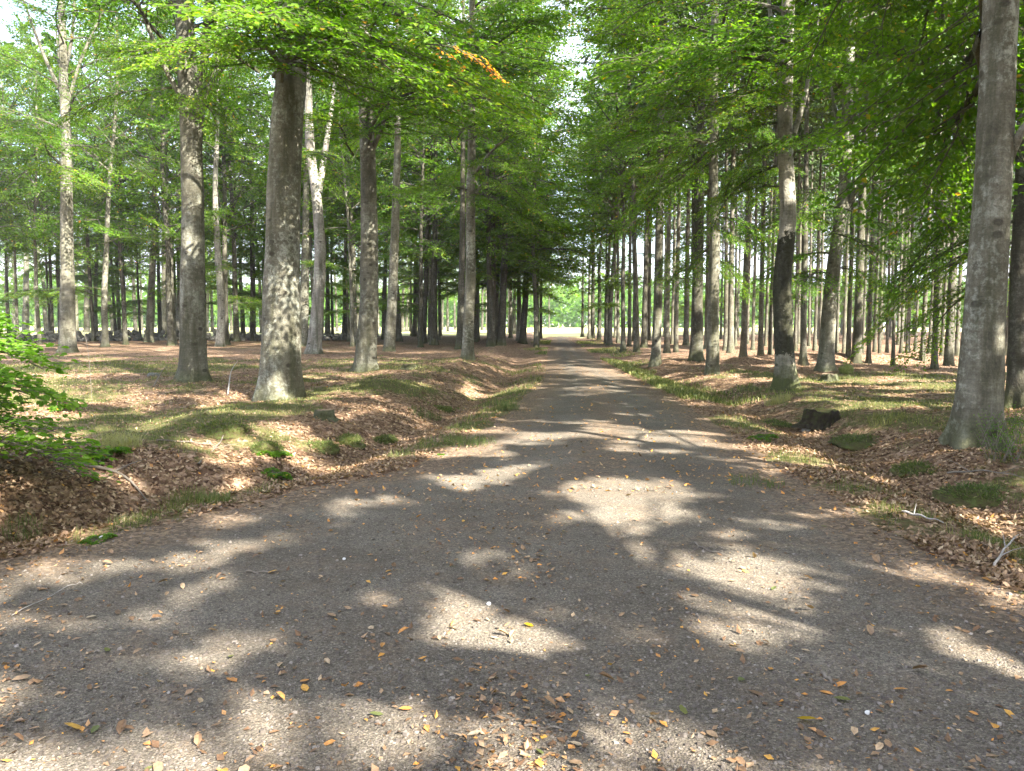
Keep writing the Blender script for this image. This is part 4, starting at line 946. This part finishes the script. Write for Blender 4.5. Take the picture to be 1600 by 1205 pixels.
def tuft(px, py, n, h, rad, tl, th_, lab, w=.005):
    b = on_ground(px, py); g = G(); a = q.uniform(0, 6.28, n); rr = rad * q.random(n) ** .5
    x_, y_ = b[0] + rr * np.cos(a), b[1] + rr * np.sin(a)
    V, f, t = blades(x_, y_, h * q.uniform(.6, 1.1, n), np.full(n, w), 1.3, q.uniform(tl, th_, n)); V -= b
    tag(link('grass_tuft', g.add(V, f, t).mesh('grass_tuft', [M['grass']]), None, b), lab, 'grass tuft', 'grass tufts')
tuft(188, 700, 420, .20, .22, .9, 1, 'pale dry bleached grass tuft on the left bank', .006)
tuft(292, 790, 200, .22, .22, .35, .6, 'bright green arching grass tuft beside the gravel, left')
tuft(335, 785, 110, .16, .15, .4, .7, 'smaller green grass tuft just right of the bright arching one')
tuft(35, 835, 120, .17, .15, .35, .6, 'upright green grass tuft in the sunny litter at the left edge')
tuft(665, 650, 300, .13, .3, .1, .5, 'dark green grass tuft on the middle of the left bank')
tuft(790, 640, 260, .22, .25, .1, .5, 'green grass tuft in the ditch beside the road, mid distance')
tuft(735, 700, 320, .16, .35, .2, .6, 'grass clump at the road edge where the ditch meets the bend')
tuft(1215, 630, 380, .22, .25, .75, 1, 'dry yellowish grass tuft below the black mossy trunk', .006)
tuft(1385, 655, 200, .2, .25, .4, .8, 'loose grass tuft on the flat ground right of the rotten stump')
tuft(1180, 765, 180, .10, .3, .2, .5, 'low green grass patch at the right gravel edge')
for k, (px, py) in enumerate([(1555, 700), (1590, 690), (1575, 720)]):
    b = on_ground(px, py); g = G()
    for j in range(30):
        az = q.uniform(0, 6.28); L_ = q.uniform(.25, .5); o = np.array([q.normal(0, .12), q.normal(0, .12), -.02]); e = o + [math.cos(az) * L_ * .5, math.sin(az) * L_ * .5, L_]
        v, f = tube(np.array([o, (o + e) / 2 + [0, 0, .03], e]), [.004, .003, .001], 3); g.add(v, f, .5, 0)
        m_ = 26; u = q.uniform(.25, 1, m_)[:, None]; P = o + (e - o) * u + q.normal(0, .03, (m_, 3)); v, f = leaves(P, q.normal(0, 1, (m_, 3)), q.normal(0, .4, (m_, 3)) + [0, 0, 1], q.uniform(.012, .025, m_), q.uniform(.01, .018, m_)); g.add(v, f, q.random(m_) * .6, 1)
    tag(link('bilberry_bush', g.mesh('bilberry_bush', [M['twig'], M['leaf']]), None, b), ['low dark shrub growing at the foot of the large smooth beech', 'low dark shrub at the edge of the frame behind the smooth beech foot', 'low twiggy shrub in front of the large smooth beech'][k], 'shrub', 'low shrubs by the large smooth beech')

# ------------------------------------------------------------------ single fallen leaves on the gravel
LC = {'tan': (.45, .6), 'brown': (.12, .3), 'orange': (.93, .955), 'amber': (.98, 1.0), 'pale': (.8, .88)}
shapes = {}
for c, (a0, a1) in LC.items():
    for k in range(3):
        n = 1; v, f = leaves6(np.array([[-.5, 0, 0]]), np.array([[1., 0, 0]]), np.array([[0, 0, 1.]]), np.array([1.0]), np.array([[.56, .64, .5][k]]), np.array([[.10, .45, -.25][k]]), [.10, .42, .02][k])
        shapes[c, k] = G().add(v, f, (a0 + a1) / 2).mesh('fallen_leaf', [M['litter']], False)
    
for k in range(3):
    v, f = leaves6(np.array([[-.5, 0, 0]]), np.array([[1., 0, 0]]), np.array([[0, 0, 1.]]), np.array([1.0]), np.array([.6]), np.array([[.05, .2, 0][k]]), .1)
    shapes['green', k] = G().add(v, f, .55).mesh('fallen_leaf', [M['grass']], False); shapes['yellow', k] = G().add(v, f, .05).mesh('fallen_leaf', [M['orange']], False)
def put_leaf(x_, y_, size, c, lab=None):
    k = q.integers(3); z_ = float(surf(x_, y_)) + size * .10
    return tag(link('fallen_leaf', shapes[c, k], None, (x_, y_, z_ + .004), (q.normal(0, .16), q.normal(0, .16), q.uniform(0, 6.28)), (size, size, size)), lab, 'leaf', 'fallen leaves on the gravel')
LM = [(1259, 1159, .075, 'yellow', 'broad bright yellow leaf near the front right of the gravel'), (1315, 1123, .07, 'green', 'green leaf beside the short stick'), (116, 1173, .075, 'amber', 'large amber leaf at the front left of the gravel'),
      (150, 1175, .05, 'green', 'round green leaf just right of the large amber leaf'), (362, 1057, .05, 'green', 'green leaf on the shaded gravel left of centre'), (786, 1021, .06, 'tan', 'round tan leaf mid road below the white pebble'),
      (741, 1184, .06, 'pale', 'pale greenish leaf at the front centre'), (826, 1004, .055, 'yellow', 'yellow orange leaf on the sunlit patch at centre'), (634, 1143, .055, 'orange', 'curled rusty orange leaf front and centre left'),
      (1165, 912, .055, 'orange', 'red orange leaf on the right half of the gravel'), (168, 1045, .05, 'green', 'yellow green leaf on the sunlit left gravel'), (1157, 1090, .05, 'green', 'small green leaf right of centre on shaded gravel'),
      (477, 1108, .06, 'amber', 'bright amber leaf below the centre left shadow'), (608, 877, .055, 'brown', 'dark curled brown leaf beyond the centre left'), (1312, 1098, .06, 'orange', 'vivid orange leaf touching the end of the short stick'), (1405, 1105, .065, 'orange', 'largest leaf of the orange patch right of the stick'),
      (1580, 1145, .07, 'amber', 'amber leaf at the right border of the gravel')]
LP = []
for px, py, s_, c, lab in LM:
    b = on_ground(px, py); put_leaf(b[0], b[1], s_, c, lab); LP.append((b[0], b[1], lab))
near_ = {}
x, y = scatter(900, 2.3, 8.5, .72, 1.5); d = np.maximum(xl(y) - x, x - xr(y)); kk = np.where(d < -.02)[0][:265]
ORDL = ['nearest', 'second nearest', 'third nearest', 'fourth nearest', 'fifth nearest', 'sixth nearest', 'seventh nearest', 'eighth nearest', 'ninth nearest', 'tenth nearest', 'eleventh nearest', 'twelfth nearest', 'thirteenth nearest', 'fourteenth nearest', 'fifteenth nearest', 'sixteenth nearest', 'seventeenth nearest', 'eighteenth nearest', 'nineteenth nearest', 'twentieth nearest', 'twenty-first nearest', 'twenty-second nearest', 'twenty-third nearest', 'twenty-fourth nearest', 'twenty-fifth nearest']
SHORT = ['broad yellow leaf at front right', 'green leaf by the stick', 'large amber leaf at front left', 'round green leaf at front left', 'green leaf left of centre', 'round tan leaf mid road', 'pale greenish leaf at front centre', 'yellow orange leaf at centre',
         'curled rusty leaf at front', 'red orange leaf on the right', 'yellow green leaf on the left', 'small green leaf right of centre', 'bright amber leaf centre left', 'dark curled leaf beyond centre left', 'orange leaf touching the stick', 'largest leaf of the orange patch', 'amber leaf at the right border']
for i in kk:
    c = q.choice(['tan', 'brown', 'orange', 'amber', 'pale', 'green'], p=[.38, .28, .16, .04, .11, .03]); dist = [((x[i] - a) ** 2 + (y[i] - b_) ** 2) for a, b_, _ in LP]; j = int(np.argmin(dist))
    near_.setdefault((c, j), []).append((dist[j], x[i], y[i]))
for (c, j), rows in near_.items():
    for m_, (dd_, a, b_) in enumerate(sorted(rows)):
        put_leaf(a, b_, float(np.clip(q.lognormal(-3.1, .28), .026, .075)), c, '%s %s leaf to the %s' % (ORDL[min(m_, 24)], c, SHORT[j]))

# ------------------------------------------------------------------ woods beyond the meadow
n = 90000; x = q.uniform(-330, 330, n); lay = q.uniform(0, 1, n); y = 215 + 60 * lay + 14 * fbm(x * .02, x * 0, 5, 2)
top = 13 + 6 * fbm(x * .06, lay * 3, 7, 3) + 6 * fbm(x * .25, lay * 5, 8, 2); z = top * q.random(n) ** .8
P = np.stack([x, y, z], -1); v, f = leaves(P, q.normal(0, 1, (n, 3)), q.normal(0, .6, (n, 3)) + [0, -.3, .8], q.uniform(.9, 1.9, n), q.uniform(.8, 1.6, n))
tag(link('far_wood', G().add(v, f, np.clip(.35 + .5 * fbm(x * .08, z * .2, 15, 3) + q.normal(0, .12, n), 0, .9)).mesh('far_wood', [M['leaf']])), 'distant pale green wood beyond the meadow', kind='stuff')

# ------------------------------------------------------------------ air
hm = bpy.data.materials.new('haze'); hm.use_nodes = True; hn = hm.node_tree; hn.nodes.clear()
ho = hn.nodes.new('ShaderNodeOutputMaterial'); pv = hn.nodes.new('ShaderNodeVolumePrincipled'); hn.links.new(pv.outputs[0], ho.inputs['Volume'])
pv.inputs['Density'].default_value = .0003; pv.inputs['Color'].default_value = (.93, .95, 1, 1); pv.inputs['Anisotropy'].default_value = .0
bx_ = np.array([[a, b, c] for c in (-3, 42) for a, b in ((-420, -90), (420, -90), (420, 660), (-420, 660))], float)
tag(link('haze', G().add(bx_, [[0, 3, 2, 1], [4, 5, 6, 7], [0, 1, 5, 4], [1, 2, 6, 5], [2, 3, 7, 6], [3, 0, 4, 7]]).mesh('haze', [hm])), 'thin bright air fading the far trees', kind='stuff')
